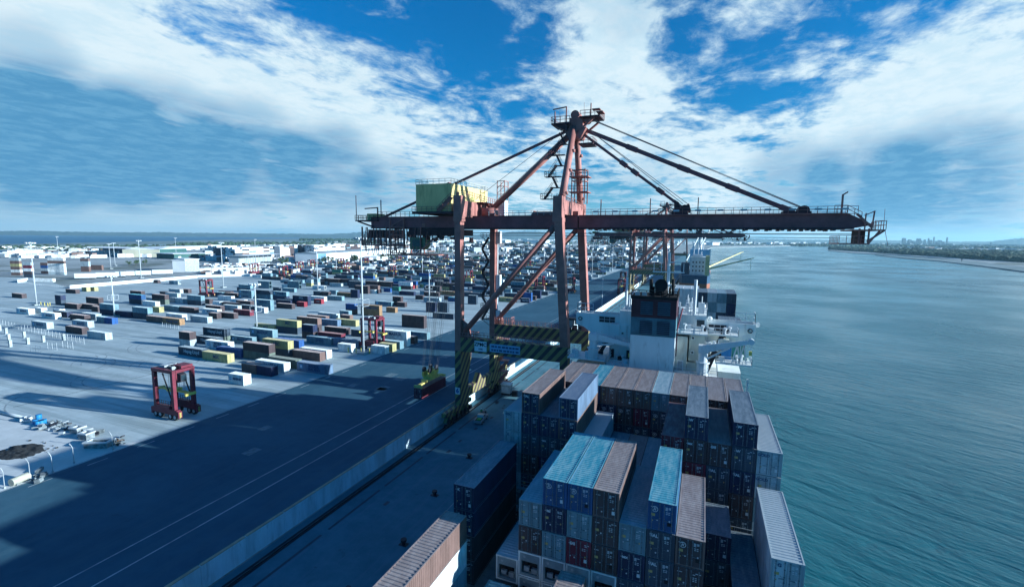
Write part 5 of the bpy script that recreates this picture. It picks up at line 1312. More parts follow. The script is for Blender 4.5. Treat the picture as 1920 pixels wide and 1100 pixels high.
# ------------------------------------------------------------------ buildings and sheds: front foot corners in the picture, roof height, depth
def uniq(base): return base
def building(name, p0, p1, h, depth, wall, roof, label, cat, doors=0, wins=0, eave=0.0, gable=0.0, open_side=False, frame=None):
    A, B = G(*p0), G(*p1); d = (B-A); L = d.length; d.normalize(); n = Vector((-d.y, d.x, 0))
    if n.dot(Vector((A.x, A.y, 0))) < 0: n = -n
    R = empty(name, (A.x, A.y, 0), math.atan2(d.y, d.x), label, cat)
    s = 1 if n.dot(Vector((-d.y, d.x, 0))) > 0 else -1
    b = MB()
    if open_side:
        b.b2((0, s*depth*.5, 0), (L, s*depth, h)); 
        for i in range(int(L/12)+1): b.b2((i*12.0, s*.2, 0), (i*12.0+.5, s*.7, h))
    else: b.b2((0, 0, 0), (L, s*depth, h))
    b.build('wall', wall, R)
    b = MB(); e = eave
    if gable: b.prism([(-e, -s*e, h), (-e, s*(depth+e), h), (-e, s*depth/2, h+gable)], (L+2*e, 0, 0))
    else: b.b2((-e, -s*e, h), (L+e, s*(depth+e), h+.6))
    b.build('roof', roof, R)
    for i in range(doors):
        x = L*(i+.5)/doors; w = min(5.0, L/doors*.5)
        MB().b2((x-w/2, -s*.12, .05), (x+w/2, -s*.003, min(5.0, h*.62))).build('door', M['dark'] if i % 2 else M['grey'], R)
    for i in range(wins):
        x = L*(i+.5)/wins; w = min(2.2, L/wins*.5)
        MB().b2((x-w/2, -s*.1, h*.45), (x+w/2, -s*.003, h*.75)).build('window', M['glass'], R)
    return R
WW = mat('shed_wall_white', (.66, .70, .72), .7, var=.1, vs=.05, rnd=False); GR = mat('shed_wall_green', (.03, .10, .10), .7, var=.15, vs=.05, rnd=False); CRM = mat('shed_wall_cream', (.48, .48, .38), .7, var=.1, vs=.05, rnd=False)
RW_ = mat('roof_white', (.62, .68, .72), .6, var=.1, vs=.05, rnd=False); RG = mat('roof_grey', (.24, .30, .34), .6, var=.15, vs=.05, rnd=False); BL = mat('shed_wall_blue', (.10, .22, .33), .7, var=.1, vs=.05, rnd=False)
BLD = [('long_shed', (552, 493), (595, 494.5), 15, 20, BL, RG, 'blue end section of the long shed behind the straddle carriers', 'shed', 0, 0),
       ('long_shed', (595.5, 494.5), (772, 477), 15, 36, WW, RG, 'long white shed with grey roof behind the line of trees', 'shed', 0, 0, .3, 3),
       ('green_shed', (250, 481), (299, 482), 15, 60, GR, RW_, 'green sided shed with cream gable and white roof', 'shed', 3, 0, 1, 3),
       ('cream_shed', (299.5, 482), (325, 480), 14, 60, CRM, RW_, 'cream shed wall joined to the green sided shed', 'shed', 0, 0, .5, 2),
       ('green_shed', (327, 486), (385, 484), 9, 50, GR, RW_, 'low green shed under a flat white canopy', 'shed', 3, 0, 4),
       ('open_shed', (160, 478), (236, 481), 15, 60, BL, RW_, 'wide open shed with white roof and dark bays at the shore', 'shed', 0, 0, 3, 2, True),
       ('white_shed', (222, 478.5), (252, 477), 8, 50, WW, RW_, 'long low white shed between the open shed and the green one', 'shed', 0, 0, .5, 2),
       ('white_shed', (305, 470), (400, 467), 10, 40, WW, RW_, 'flat white roofed shed behind the green sheds', 'shed', 0, 0, 1, 1),
       ('control_building', (328, 507), (348, 510), 14, 14, mat('render_grey', (.30, .36, .40), .7, rnd=False), RW_, 'two storey grey building with tall windows beside the white trailers', 'building', 2, 5, .6),
       ('control_building', (348.5, 510), (366, 508), 13, 14, WW, RW_, 'two storey white building joined to the grey one beside the trailers', 'building', 2, 4, .6),
       ('canopy_shed', (466, 495), (526, 490), 12, 30, mat('render_grey', (.3, .36, .4)), RW_, 'pitched white canopy roof left of the blue long shed', 'canopy', 0, 0, 2, 1, True),
       ('office_block', (496, 483), (532, 482), 9, 18, WW, RW_, 'white office with tan upper storey behind the canopy', 'building', 0, 6, .4),
       ('white_shed', (0, 477), (15, 478), 8, 50, WW, RW_, 'low white shed at the left edge by the shore', 'shed', 0, 3, .5),
       ('grey_warehouse', (812, 455), (852, 455), 18, 120, mat('shed_wall_grey', (.36, .42, .46), .7, rnd=False), RG, 'pale grey warehouse with the trolley cab before it', 'warehouse', 0, 0, .5, 3),
       ('white_warehouse', (871, 452.5), (886, 452.5), 40, 160, WW, RW_, 'white warehouse right of the landward crane leg, far off', 'warehouse', 0, 0, .5),
       ('blue_warehouse', (1336, 459.5), (1349, 459.5), 24, 60, WW, BL, 'little white and blue warehouse at the water edge across the river', 'warehouse', 0, 0, .5),
       ('grey_warehouse', (1010, 456), (1030, 455), 26, 120, WW, RG, 'white warehouse under the hills between the braces', 'warehouse', 0, 0, .5, 4),
       ('grey_warehouse', (780, 471), (817, 471), 10, 60, mat('shed_wall_grey', (.36, .42, .46)), RW_, 'pale low warehouse right of the long white shed', 'warehouse', 0, 0, .5, 2)]
for q in BLD: building(*q)
# white block stacks of boxes, several hundred metres away, built as the boxes they are
blk = MB(); rs = random.Random(77)
def blockstack(px, pyb, w, rows, tall, m0, deep=4):
    A = G(px, pyb)
    for i in range(rows):
        for j in range(deep):
            t_ = max(1, tall-rs.choice((0, 0, 0, 1, 2)))
            for k in range(t_): blk.b2((A.x+i*2.5, A.y+j*12.6, k*2.88+.01), (A.x+i*2.5+2.44, A.y+j*12.6+12.2, k*2.88+2.88), m0 if rs.random() < .82 else rs.choice((1, 2, 3, 4)))
for px, pyb, rows, tall, m0 in ((415, 490, 7, 8, 0), (425, 491, 8, 8, 0), (438, 490, 9, 8, 0), (452, 489, 7, 8, 0), (405, 486, 8, 7, 1), (466, 486, 8, 8, 1), (478, 483, 8, 8, 4), (490, 484, 7, 8, 0), (500, 481, 8, 7, 2),
    (512, 479, 9, 8, 0), (524, 479, 8, 8, 0), (538, 479, 9, 8, 0), (552, 479, 9, 8, 1), (562, 479, 9, 8, 0), (574, 480, 9, 8, 0), (585, 479, 9, 8, 0), (600, 479, 9, 8, 0), (612, 478, 9, 9, 0), (628, 477, 14, 8, 2), (644, 477, 8, 8, 0), (655, 476, 8, 6, 4), (665, 476, 8, 7, 0), (676, 475, 7, 6, 3), (400, 481, 9, 6, 2), (390, 475, 12, 6, 0),
    (740, 463, 20, 7, 0), (790, 462, 24, 6, 0), (820, 462, 22, 6, 4), (890, 463, 22, 5, 2), (915, 463, 22, 6, 3), (945, 462, 24, 6, 1)):
    blockstack(px, pyb, 0, rows, tall, m0)
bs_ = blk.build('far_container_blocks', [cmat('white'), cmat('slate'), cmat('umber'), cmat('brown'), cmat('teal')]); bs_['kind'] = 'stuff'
# the far port and town: countless little sheds, tanks and houses across the flat land
twn = MB(); rs = random.Random(5)
def town(n, x0, x1, y0, y1, smin, smax, hmax):
    for _ in range(n):
        px, py = rs.uniform(x0, x1), y0+(y1-y0)*rs.random()**1.3
        g = G(px, py); s = rs.uniform(smin, smax); h = rs.uniform(2.5, hmax); a = rs.uniform(0, 3.14)
        twn.box((g.x, g.y, h/2), (s, s*rs.uniform(.3, .8), h), rs.choice((0, 0, 0, 0, 1, 2, 2, 3)), Matrix.Rotation(a, 3, 'Z'))
town(240, 0, 330, 465.5, 484, 6, 22, 7); town(380, 380, 760, 461, 492, 7, 24, 9); town(600, 700, 1260, 449, 472, 10, 50, 14); town(420, 700, 1330, 447.8, 455, 30, 130, 26); town(200, 1250, 1560, 455.5, 459, 20, 80, 26)
town(110, 1640, 1925, 457, 470, 15, 70, 12); town(150, 1560, 1925, 454.5, 458, 30, 140, 20); town(260, 30, 640, 437.5, 440, 60, 160, 30); town(160, 520, 780, 488, 506, 3, 12, 4); town(150, 380, 560, 497, 515, 3, 10, 4); town(260, 850, 1240, 474, 496, 3, 12, 5)
for px, py, r, h in ((1260, 456, 22, 24), (1290, 456.5, 20, 20), (1310, 456.5, 24, 22), (1360, 457.5, 24, 18), (1400, 458, 26, 16), (1420, 458, 26, 16), (1440, 458, 26, 18), (543, 492, 6, 9), (1230, 458, 8, 60), (1245, 458, 6, 45), (1275, 457, 7, 40)):
    g = G(px, py); twn.tube((g.x, g.y, 0), (g.x, g.y, h), r, 18, 0)
tw = twn.build('far_town', [mat('far_white_wall', (.62, .66, .68), .7, rnd=False), mat('far_brown_wall', (.22, .15, .13), .8, rnd=False), mat('far_grey_roof', (.33, .38, .42), .7, rnd=False), mat('far_dark_wall', (.06, .09, .12), .8, rnd=False)]); tw['kind'] = 'stuff'
# low white walls, trailers
def wall_run(name, a, b_, h, th, m, label, cat='wall', z=0):
    A, B = G(*a), G(*b_); o = empty(name, (A.x, A.y, z), 0, label, cat)
    d = (B-A).normalized(); n = max(1, int((B-A).length/6)); bb = MB(); L = (B-A).length
    for i in range(n): bb.bar(d*(L*i/n+.06)+Vector((0, 0, h/2)), d*(L*(i+1)/n-.06)+Vector((0, 0, h/2)), th, h)
    bb.build('wall_panels', m, o); return o
wall_run('low_wall', (131, 541), (370, 521), 2.6, .5, M['wht'], 'long white wall at the inland edge of the concrete yard')
wall_run('low_wall', (371, 520), (480, 517), 2.4, .5, M['wht'], 'white wall continuing behind the inland straddle carrier')
wall_run('low_wall', (600, 505), (700, 500), 2.4, .5, M['wht'], 'white wall at the back of the yard below the long shed')
wall_run('low_wall', (702, 500), (900, 486), 3.0, .5, M['wht'], 'white wall at the back of the yard below the trolley')
wall_run('low_wall', (36, 530), (50, 527), 3, 2.0, M['wht'], 'short thick white wall beside the tall mast at left')
def trailer(px0, px1, py, label, h=4.0):
    A, B = G(px0, py), G(px1, py-(px1-px0)*.02); d = (B-A); L = d.length
    R = empty('semi_trailer', (A.x, A.y, 0), math.atan2(d.y, d.x), label, 'trailer', 'white trailers in the inland lot')
    MB().b2((0, -1.3, 1.1), (L, 1.3, h)).build('cargo_box', M['wht'], R)
    b = MB(); b.b2((.5, -.5, .75), (L-.5, .5, 1.1))
    b.build('chassis', M['dark'], R)
    for x in (L*.72, L*.82, L*.92):
        for y in (-1.05, 1.05): MB().tube((x, y-.15, .5), (x, y+.15, .5), .5, 10).build('wheel', M['rubber'], R)
for i, (a, c, y) in enumerate(((141, 180, 523.5), (182, 216, 521.5), (218, 235, 519.5), (237, 252, 518.5), (255, 283, 517.5), (286, 324, 515.5))):
    trailer(a, c, y, ['big white trailer, first in the line right of the tall mast', 'white trailer behind the parked tractor, second in its line', 'short white trailer, third in the line along the inland wall', 'short white trailer just left of the mast on the inland lot', 'white trailer touching the mast on the inland lot', 'white trailer with red lights in front of the control building'][i], 5.4)
for i, (a, c, y) in enumerate(((375, 397, 511), (398, 420, 510.5), (421, 444, 510), (445, 470, 509), (416, 431, 517), (441, 458, 516))):
    trailer(a, c, y, ['white trailer right of the control building, first of the second line', 'white trailer second in the line right of the control building', 'white trailer behind the mast, third in the second line', 'white trailer at the end of the second line', 'small white trailer before the second line, beside the mast', 'small white trailer before the second line, by red machine'][i], 5.0)
# trees
def tree(px, py, h, lab, seed):
    r2 = random.Random(seed); g = G(px, py); R = empty('tree', (g.x, g.y, 0), 0, lab, 'tree', 'trees along the long white shed' if 'shed' in lab else None)
    b = MB(); b.tube((0, 0, 0), (r2.uniform(-.3, .3), 0, h*.55), .28, 7, 0, .14)
    for i in range(4): a = i*1.6+r2.random(); b.tube((0, 0, h*(.3+.05*i)), (math.cos(a)*h*.26, math.sin(a)*h*.26, h*(.55+.08*i)), .1, 5, 0, .04)
    b.build('trunk', mat('bark', (.09, .07, .06), .9), R)
    b = MB(); cl = [(r2.uniform(-.30, .30)*h, r2.uniform(-.30, .30)*h, h*r2.uniform(.42, .92), h*r2.uniform(.10, .2)) for _ in range(9)]
    for _ in range(420):
        cx, cy, cz, cr = r2.choice(cl); v = Vector((r2.gauss(0, 1), r2.gauss(0, 1), r2.gauss(0, 1))).normalized()*cr*r2.uniform(.5, 1.1)
        p_ = Vector((cx, cy, cz))+v; u = Vector((r2.gauss(0, 1), r2.gauss(0, 1), r2.gauss(0, 1))).normalized(); w = u.cross(Vector((r2.gauss(0, 1), r2.gauss(0, 1), .3))).normalized(); s = h*.055*r2.uniform(.6, 1.3)
        b.add([p_-u*s, p_+w*s*.7, p_+u*s, p_-w*s*.7], [(0, 1, 2, 3)])
    b.build('crown', mat('leaves', (.045, .085, .045), .8, var=.5, vs=.9), R, fix=False)
TR = [(604, 494.5, 9), (613, 494, 11), (622, 494, 10), (631, 493.5, 8), (664, 493, 14), (668, 493.5, 13), (651, 494, 7), (699, 491, 6), (712, 489, 11), (719, 488.5, 11), (727, 488.5, 12), (734, 488, 9), (744, 487, 10), (761, 484, 12), (768, 484, 10), (790, 485, 9), (797, 484.5, 8), (808, 484.5, 9), (815, 484, 8)]
for i, (px, py, h) in enumerate(TR): tree(px, py, h, f"green tree before the long white shed, {ORD[i]} along from its blue end", i+3)
for i, (px, py, h, lab) in enumerate(((242, 499, 7, 'dark tree behind the white trailers, left of the mast'), (255, 498, 8, 'round green tree behind the trailers, before the mast'), (272, 497, 8, 'round green tree just right of the mast by the trailers'), (538, 497, 11, 'broad tree between the white canopy and a white tank'), (528, 498, 10, 'tree beside the canopy roof, left of the broad one'), (443, 493, 7, 'small tree at the foot of the white stacks'), (425, 493.5, 7, 'small tree left at the foot of the white stacks'), (457, 492.5, 7, 'small tree right at the foot of the white stacks'))): tree(px, py, h, lab, i+50)
# ------------------------------------------------------------------ waste ground by the road: lamps, pipe, drums, troughs, rubble
for i, (px, py, lab) in enumerate(((9, 915, 'white lamp post at the left edge of the picture beside the road'), (57, 898, 'white lamp post at the end of the round tank'), (99, 885, 'white lamp post beside the scrap heap on the kerb'), (139, 868, 'thin lamp post in the shade beyond the scrap'), (212, 843, 'thin lamp post beside the concrete trough'))):
    g = G(px, py); R = empty('lamp_post', (g.x, g.y, .01), 0, lab, 'lamp post', 'lamp posts along the road edge')
    b = MB(); b.tube((0, 0, 0), (0, 0, 2.9), .07, 8, 0, .05); b.tube((0, 0, 2.9), (-.3, -.1, 3.5), .05, 8); b.b2((-.12, -.12, 0), (.12, .12, .3)); b.build('post', M['grey'], R)
    MB().box((-.45, -.15, 3.62), (.4, .16, .1), R=Matrix.Rotation(.5, 3, 'Y')).build('lamp_head', M['grey'], R)
g0, g1 = G(18, 913), G(57, 896)
R = empty('storage_tank', ((g0.x+g1.x)/2, (g0.y+g1.y)/2, .01), math.atan2(g1.y-g0.y, g1.x-g0.x), 'cream half round tank lying beside the road at the far left', 'tank')
L2 = (g1-g0).length*.42; b = MB(); b.tube((-L2, 0, .65), (L2, 0, .65), .62, 16); b.build('shell', mat('tank_cream', (.36, .37, .31), .6), R); b = MB(); b.b2((-L2*.7, -.6, 0), (-L2*.6, .6, .4)); b.b2((L2*.6, -.6, 0), (L2*.7, .6, .4)); b.build('cradle', M['debris'], R)
rs = random.Random(3)
def debris(px, py, n, spread, label, m, smin=.15, smax=.7, name='scrap_heap', cat='scrap heap'):
    g = G(px, py); b = MB()
    for _ in range(n):
        s = rs.uniform(smin, smax); b.box((rs.gauss(0, spread), rs.gauss(0, spread*.6), s*.3+rs.uniform(0, .3)), (s*rs.uniform(.6, 2.2), s*rs.uniform(.3, 1), s*rs.uniform(.2, .7)), rs.choice(range(len(m))), Matrix.Rotation(rs.uniform(0, 3), 3, 'Z') @ Matrix.Rotation(rs.uniform(-.4, .4), 3, 'X'))
    o = b.build(name, m, None, (g.x, g.y, .01)); prop(o, label, cat); return o
debris(84, 891, 9, 1.2, 'white scrap heap lying on the kerb beside the road lamps', [M['debris']], .4, 1.0)
debris(100, 797, 26, 1.5, 'pale scrap heap right of the blue drums', [M['debris'], M['dark'], M['grey']], .2, .8)
debris(128, 803, 24, 1.7, 'dark scrap heap of rods in the middle of the debris line', [M['dark'], M['grey']])
debris(170, 816, 26, 1.3, 'white scrap heap of concrete blocks next to the trough', [M['debris'], M['grey'], M['dark']], .4, 1.1)
debris(85, 803, 10, 1.0, 'flat white scrap pieces in front of the blue drums', [M['debris']], .4, 1.0)
debris(45, 790, 12, .8, 'white rag like scrap at the end of the pipe', [M['mast']], .4, 1.1)
debris(222, 831, 20, 1.2, 'dark scrap heap to the right of the concrete trough', [M['dark'], mat('timber_dark', (.10, .07, .05), .8)])
def frame_trough(p, L, w, h, rz, label):
    g = G(*p); R = empty('concrete_trough', (g.x, g.y, .01), rz, label, 'trough')
    b = MB(); b.b2((-L/2, -w/2, 0), (L/2, -w/2+.35, h)); b.b2((-L/2, w/2-.35, 0), (L/2, w/2, h)); b.b2((-L/2, -w/2+.35, 0), (-L/2+.35, w/2-.35, h)); b.b2((L/2-.35, -w/2+.35, 0), (L/2, w/2-.35, h)); b.b2((-L/2+.3, -w/2+.3, .02), (L/2-.3, w/2-.3, .2))
    b.build('trough_wall', M['debris'], R); b = MB(); b.b2((-L/2-.15, -w/2-.15, h), (L/2+.15, -w/2+.35, h+.25)); b.b2((-L/2-.15, w/2-.35, h), (L/2+.15, w/2+.15, h+.25)); b.b2((-L/2-.15, -w/2+.35, h), (-L/2+.35, w/2-.35, h+.25)); b.b2((L/2-.35, -w/2+.35, h), (L/2+.15, w/2-.35, h+.25)); b.build('rim', M['mast'], R)
frame_trough((187, 836), 4.4, 2.1, 1.0, .42, 'open white concrete trough at the end of the debris line')
frame_trough((163, 822), 2.0, 1.7, 1.2, .2, 'smaller open concrete box left of the trough')
frame_trough((146, 810), 2.0, 1.7, 1.0, .2, 'smallest open concrete box among the scrap')
A, B = G(-10, 772), G(47, 786)
R = empty('steel_pipe', (A.x, A.y, .35), 0, 'long white pipe lying on the waste ground at the left edge', 'pipe'); smooth(MB().tube((0, 0, 0), B-A, .33, 14).build('pipe_barrel', M['mast'], R)); MB().tube((B-A)*.99, (B-A)*1.0+(B-A).normalized()*.2, .42, 14).build('flange', M['grey'], R)
bm2 = mat('drum_blue', (.015, .19, .42), .5, var=.2, rnd=False)
for i, (px, py, z, lab) in enumerate(((67, 794, 0, 'blue drum at the left of the cluster'), (72, 797, 0, 'blue drum in front of the cluster'), (78, 796, 0, 'blue drum at right front of the cluster'), (82, 794, 0, 'blue drum at the right end of the cluster'), (74, 793, 1.0, 'blue drum standing on top of the others'))):
    g = G(px, py); R = empty('drum', (g.x, g.y, .01+z), 0, lab, 'drum', 'blue drums on the waste ground')
    b = MB(); b.tube((0, 0, 0), (0, 0, 1.0), .52, 16); smooth(b.build('shell', bm2, R)); b = MB(); [b.tube((0, 0, z_), (0, 0, z_+.07), .56, 16) for z_ in (.0, .33, .66, .94)]; b.build('hoop', bm2, R)
g = G(40, 846)
b = MB(); N = 26
for i in range(N):
    for j in range(N):
        u, v = (i/(N-1)-.5)*2, (j/(N-1)-.5)*2; r_ = math.hypot(u, v)
        h = max(0, 1-r_**1.3)*.9*(0.6+.8*mnoise.noise(Vector((u*3, v*3, 1))))+.14*mnoise.noise(Vector((u*9, v*9, 3)))*(r_ < .95)
        b.v.append((u*4.7, v*3.4, h if h > .03 else -.2))
for i in range(N-1):
    for j in range(N-1): b.f.append((i*N+j, i*N+j+1, (i+1)*N+j+1, (i+1)*N+j)); b.mi.append(0)
for _ in range(60): s = rs.uniform(.1, .4); b.box((rs.gauss(0, 3), rs.gauss(0, 2.2), .08), (s, s*.7, s*.5), 0, Matrix.Rotation(rs.uniform(0, 3), 3, 'Z'))
o = b.build('spoil_heap', mat('dark_spoil', (.022, .026, .03), .95, var=.5, vs=1.5, bump=.6), None, (g.x, g.y, .01)); prop(o, 'low heap of dark spoil on the waste ground at the left', 'spoil heap')
# posts and mesh fence of the reefer racks at the left
for i, (px, py) in enumerate(((12, 626), (46, 633), (82, 641), (17, 638), (53, 645), (20, 650), (0, 620), (120, 638))):
    g = G(px, py); R = empty('concrete_post', (g.x, g.y, .004), 0, f"pale concrete post, {ORD[i]} met going round the left fence corner", 'post', 'concrete posts by the mesh fence')
    MB().b2((-.4, -.4, 0), (.4, .4, 2.5)).build('shaft', M['concrete'], R); MB().b2((-.46, -.46, 2.5), (.46, .46, 2.65)).build('cap', M['concrete'], R)
for i, (a, c, lab) in enumerate((((0, 609), (158, 645), 'long pale mesh fence before the white boxes at the left'), ((118, 651), (137, 654), 'short mesh cage panel below the long mesh fence'), ((90, 654), (107, 656), 'short mesh cage panel left of the taller one'), ((58, 660), (77, 662), 'slatted white cage panel nearest the open concrete'), ((742, 566), (850, 572), 'wire fence crossing the yard behind the dark stack'), ((305, 612), (335, 618), 'short white barrier in front of the tan container'), ((40, 532), (131, 541), 'blue grey fence in front of the tall block stacks'))):
    A, B = G(*a), G(*c); R = empty('mesh_fence', (A.x, A.y, 0), 0, lab, 'fence'); d = B-A; n = max(2, int(d.length/3.2)); h = 2.6 if i < 4 else 2.0
    b = MB(); [b.bar(d*(k/n), d*(k/n)+Vector((0, 0, h)), .10) for k in range(n+1)]; b.build('posts', M['grey'], R)
    b = MB(); [b.bar(d*(k/(n*6)), d*(k/(n*6))+Vector((0, 0, h-.1)), .03) for k in range(0, n*6+1, 3)]; [b.bar(Vector((0, 0, z)), d+Vector((0, 0, z)), .05) for z in (.3, h*.5, h-.1)]; b.build('mesh_panel', M['grey'], R)
for i, (px, py) in enumerate(((635, 652), (653, 661), (668, 662), (677, 662), (693, 663), (701, 660), (77, 572), (84, 573), (90, 574), (94, 573))):
    g = G(px, py); o = MB().tube((0, 0, 0), (0, 0, 1.9), .16, 10, 0).tube((0, 0, 1.9), (0, 0, 2.0), .16, 10, 0, .04).build('bollard', M['yel'], None, (g.x, g.y, .004))
    prop(o, f"yellow bollard, {ORD[i if i < 6 else i-6]} from the left around the {'tall mast beside the road' if i < 6 else 'tall mast at far left'}", 'bollard', 'yellow bollards round the masts')
# ------------------------------------------------------------------ on the quay: pickup, two dock workers, a kiosk
g = G(895, 793); R = empty('pickup_truck', (g.x+.3, g.y+1.4, .008), rad(97), 'silver pickup truck parked on the quay below the crane bogies', 'pickup truck')
sil = mat('silver_car_paint', (.30, .36, .40), .35, .3, var=.08, rnd=False)
b = MB(); b.prism([(-2.6, -.88, .5), (2.6, -.88, .5), (2.65, -.88, .85), (2.45, -.88, 1.05), (.95, -.88, 1.12), (-.55, -.88, 1.12), (-2.6, -.88, 1.08)], (0, 1.76, 0)); b.build('body', sil, R)
b = MB(); b.prism([(1.15, -.76, 1.12), (.55, -.70, 1.68), (-.45, -.70, 1.70), (-.62, -.76, 1.12)], (0, 1.5, 0)); b.build('cabin', sil, R)
b = MB(); b.prism([(1.17, -.70, 1.14), (.62, -.64, 1.64), (.55, -.64, 1.64), (1.0, -.70, 1.14)], (0, 1.36, 0)); b.b2((-.3, -.79, 1.2), (.6, -.74, 1.58)); b.b2((-.3, .72, 1.2), (.6, .77, 1.58)); b.build('window', M['glass'], R)
MB().b2((-2.5, -.72, 1.09), (-.72, .72, 1.13)).build('cargo_bed', M['dark'], R)
MB().b2((-2.3, -.5, 1.13), (-1.2, .3, 1.3)).build('cargo', mat('hi_vis_green', (.15, .45, .08), .7, rnd=False), R)
for x in (-1.65, 1.65):
    for y in (-.8, .8): MB().tube((x, y-.12, .38), (x, y+.12, .38), .38, 16, 0).tube((x, y-.13, .38), (x, y+.13, .38), .22, 12, 1).build('wheel', [M['rubber'], M['grey']], R)
for y in (-.6, .6): MB().b2((2.6, y-.18, .72), (2.68, y+.18, .9)).build('headlight', M['wht'], R)
def person(loc, rz, pose, label, vest, legs):
    R = empty('person', loc, rz, label, 'person')
    J = dict(pel=(0, 0, .95), sp=(0, .01, 1.2), ch=(0, .0, 1.42), nk=(0, .01, 1.54), hd=(0, -.02, 1.66), tp=(0, -.01, 1.76),
             hl=(-.10, 0, .90), kl=(-.12, -.03, .5), al=(-.13, .02, .09), tl=(-.14, -.15, .04), hr=(.10, 0, .90), kr=(.12, -.05 if pose else .0, .5), ar=(.14, .04, .09), tr=(.15, -.13, .04),
             sl=(-.19, 0, 1.42), el=(-.25, .03, 1.15), wl=(-.24, -.08 if not pose else -.22, .92 if not pose else 1.12), sr=(.19, 0, 1.42), er=(.25, .03, 1.15), wr=(.25, -.12, .93))
    ed = [('pel', 'sp'), ('sp', 'ch'), ('ch', 'nk'), ('nk', 'hd'), ('hd', 'tp'), ('pel', 'hl'), ('hl', 'kl'), ('kl', 'al'), ('al', 'tl'), ('pel', 'hr'), ('hr', 'kr'), ('kr', 'ar'), ('ar', 'tr'), ('ch', 'sl'), ('sl', 'el'), ('el', 'wl'), ('ch', 'sr'), ('sr', 'er'), ('er', 'wr')]
    rd = dict(pel=.14, sp=.13, ch=.15, nk=.055, hd=.095, tp=.07, hl=.09, hr=.09, kl=.06, kr=.06, al=.045, ar=.045, tl=.04, tr=.04, sl=.065, sr=.065, el=.045, er=.045, wl=.032, wr=.032)
    for s, w in (('l', 'wl'), ('r', 'wr')):
        x, y, z = J[w]; sg = -1 if s == 'l' else 1
        J['p'+s] = (x, y-.02, z-.08); rd['p'+s] = .034; ed.append((w, 'p'+s))
        for i, (ox, ln) in enumerate(((-.03, .075), (-.01, .085), (.01, .08), (.03, .06))):
            J[f'f{s}{i}'] = (x, y-.03+ox, z-.11); J[f'g{s}{i}'] = (x-sg*.015, y-.035+ox, z-.11-ln); rd[f'f{s}{i}'] = .010; rd[f'g{s}{i}'] = .008; ed += [('p'+s, f'f{s}{i}'), (f'f{s}{i}', f'g{s}{i}')]
        J['t'+s] = (x-sg*.01, y-.07, z-.09); rd['t'+s] = .010; ed.append((w, 't'+s))
    ks = list(J); me = bpy.data.meshes.new('person_body'); me.from_pydata([J[k] for k in ks], [(ks.index(a), ks.index(c)) for a, c in ed], [])
    o = bpy.data.objects.new('tmp_body', me); C.objects.link(o); mo = o.modifiers.new('s', 'SKIN'); o.modifiers.new('d', 'SUBSURF').levels = 1
    for k, sv in zip(ks, me.skin_vertices[0].data): sv.radius = (rd[k], rd[k]); sv.use_root = k == 'pel'
    bpy.context.view_layer.update(); m2 = bpy.data.meshes.new_from_object(o.evaluated_get(bpy.context.evaluated_depsgraph_get())); bpy.data.objects.remove(o)
    m2.name = 'body'; m2.materials.clear()
    for q in (mat('skin', (.38, .22, .16), .6), legs, vest): m2.materials.append(q)
    for pl in m2.polygons: z = pl.center.z; pl.material_index = 1 if z < .98 and abs(pl.center.x) < .2 else 2 if z < 1.50 and z > 1.02 else 0
    place('body', m2, R)
    MB().tube((0, .0, 1.72), (0, -.01, 1.85), .125, 14, 0, .06).b2((-.1, -.2, 1.72), (.1, -.08, 1.735)).build('hard_hat', M['wht'], R)
    b = MB(); b.b2((-.165, -.165, 1.18), (.165, -.155, 1.23)); b.b2((-.165, .15, 1.18), (.165, .165, 1.23)); b.build('reflective_band', M['text'], R)
    b = MB(); [b.box((s*.035, -.118, 1.675), (.02, .012, .012)) for s in (-1, 1)]; b.box((0, -.122, 1.65), (.02, .03, .03)); b.box((0, -.112, 1.615), (.05, .01, .01)); b.build('face', M['dark'], R)
g = G(902.5, 779); person((g.x, g.y, .008), .6, 0, 'person in a bright green vest and white helmet standing left, behind the pickup', mat('hi_vis_green', (.15, .45, .08)), mat('navy_trousers', (.02, .03, .06), .8))
g = G(910.5, 781); person((g.x, g.y, .008), -1.2, 1, 'person in dark overalls and a pale helmet standing right, behind the pickup', mat('dark_overalls', (.03, .045, .08), .8), mat('navy_trousers', (.02, .03, .06), .8))
g = G(906.5, 781); R = empty('tool_bin', (g.x, g.y+.5, .008), .2, 'dark tool bin standing between the two workers behind the pickup', 'bin'); MB().b2((-.5, -.4, .1), (.5, .4, 1.0)).build('bin_body', M['dark'], R); MB().b2((-.55, -.45, 1.0), (.55, .45, 1.08)).build('lid', M['hull'], R)
g = G(950, 739); R = empty('kiosk', (g.x, g.y, .008), 0, 'small grey kiosk standing alone on the quay beyond the pickup', 'kiosk')
MB().b2((-1.3, -1.0, .6), (1.3, 1.0, 2.9)).build('cabin_wall', M['grey'], R); MB().b2((-1.45, -1.15, 2.9), (1.45, 1.15, 3.1)).build('roof', M['wht'], R); MB().b2((-1.2, -.9, 0), (1.2, .9, .6)).build('stand', M['dark'], R); MB().b2((-1.0, -1.06, 1.0), (.9, -1.0, 2.4)).build('door', mat('pale_panel', (.42, .48, .52), .6), R)
g = G(965, 742); R = empty('pallet_stack', (g.x, g.y, .008), 0, 'dark pallets piled beside the kiosk on the quay', 'pallets'); b = MB(); [b.b2((-.6, -.6, .16*i), (.6, .6, .16*i+.12)) for i in range(9)]; b.build('boards', M['dark'], R)
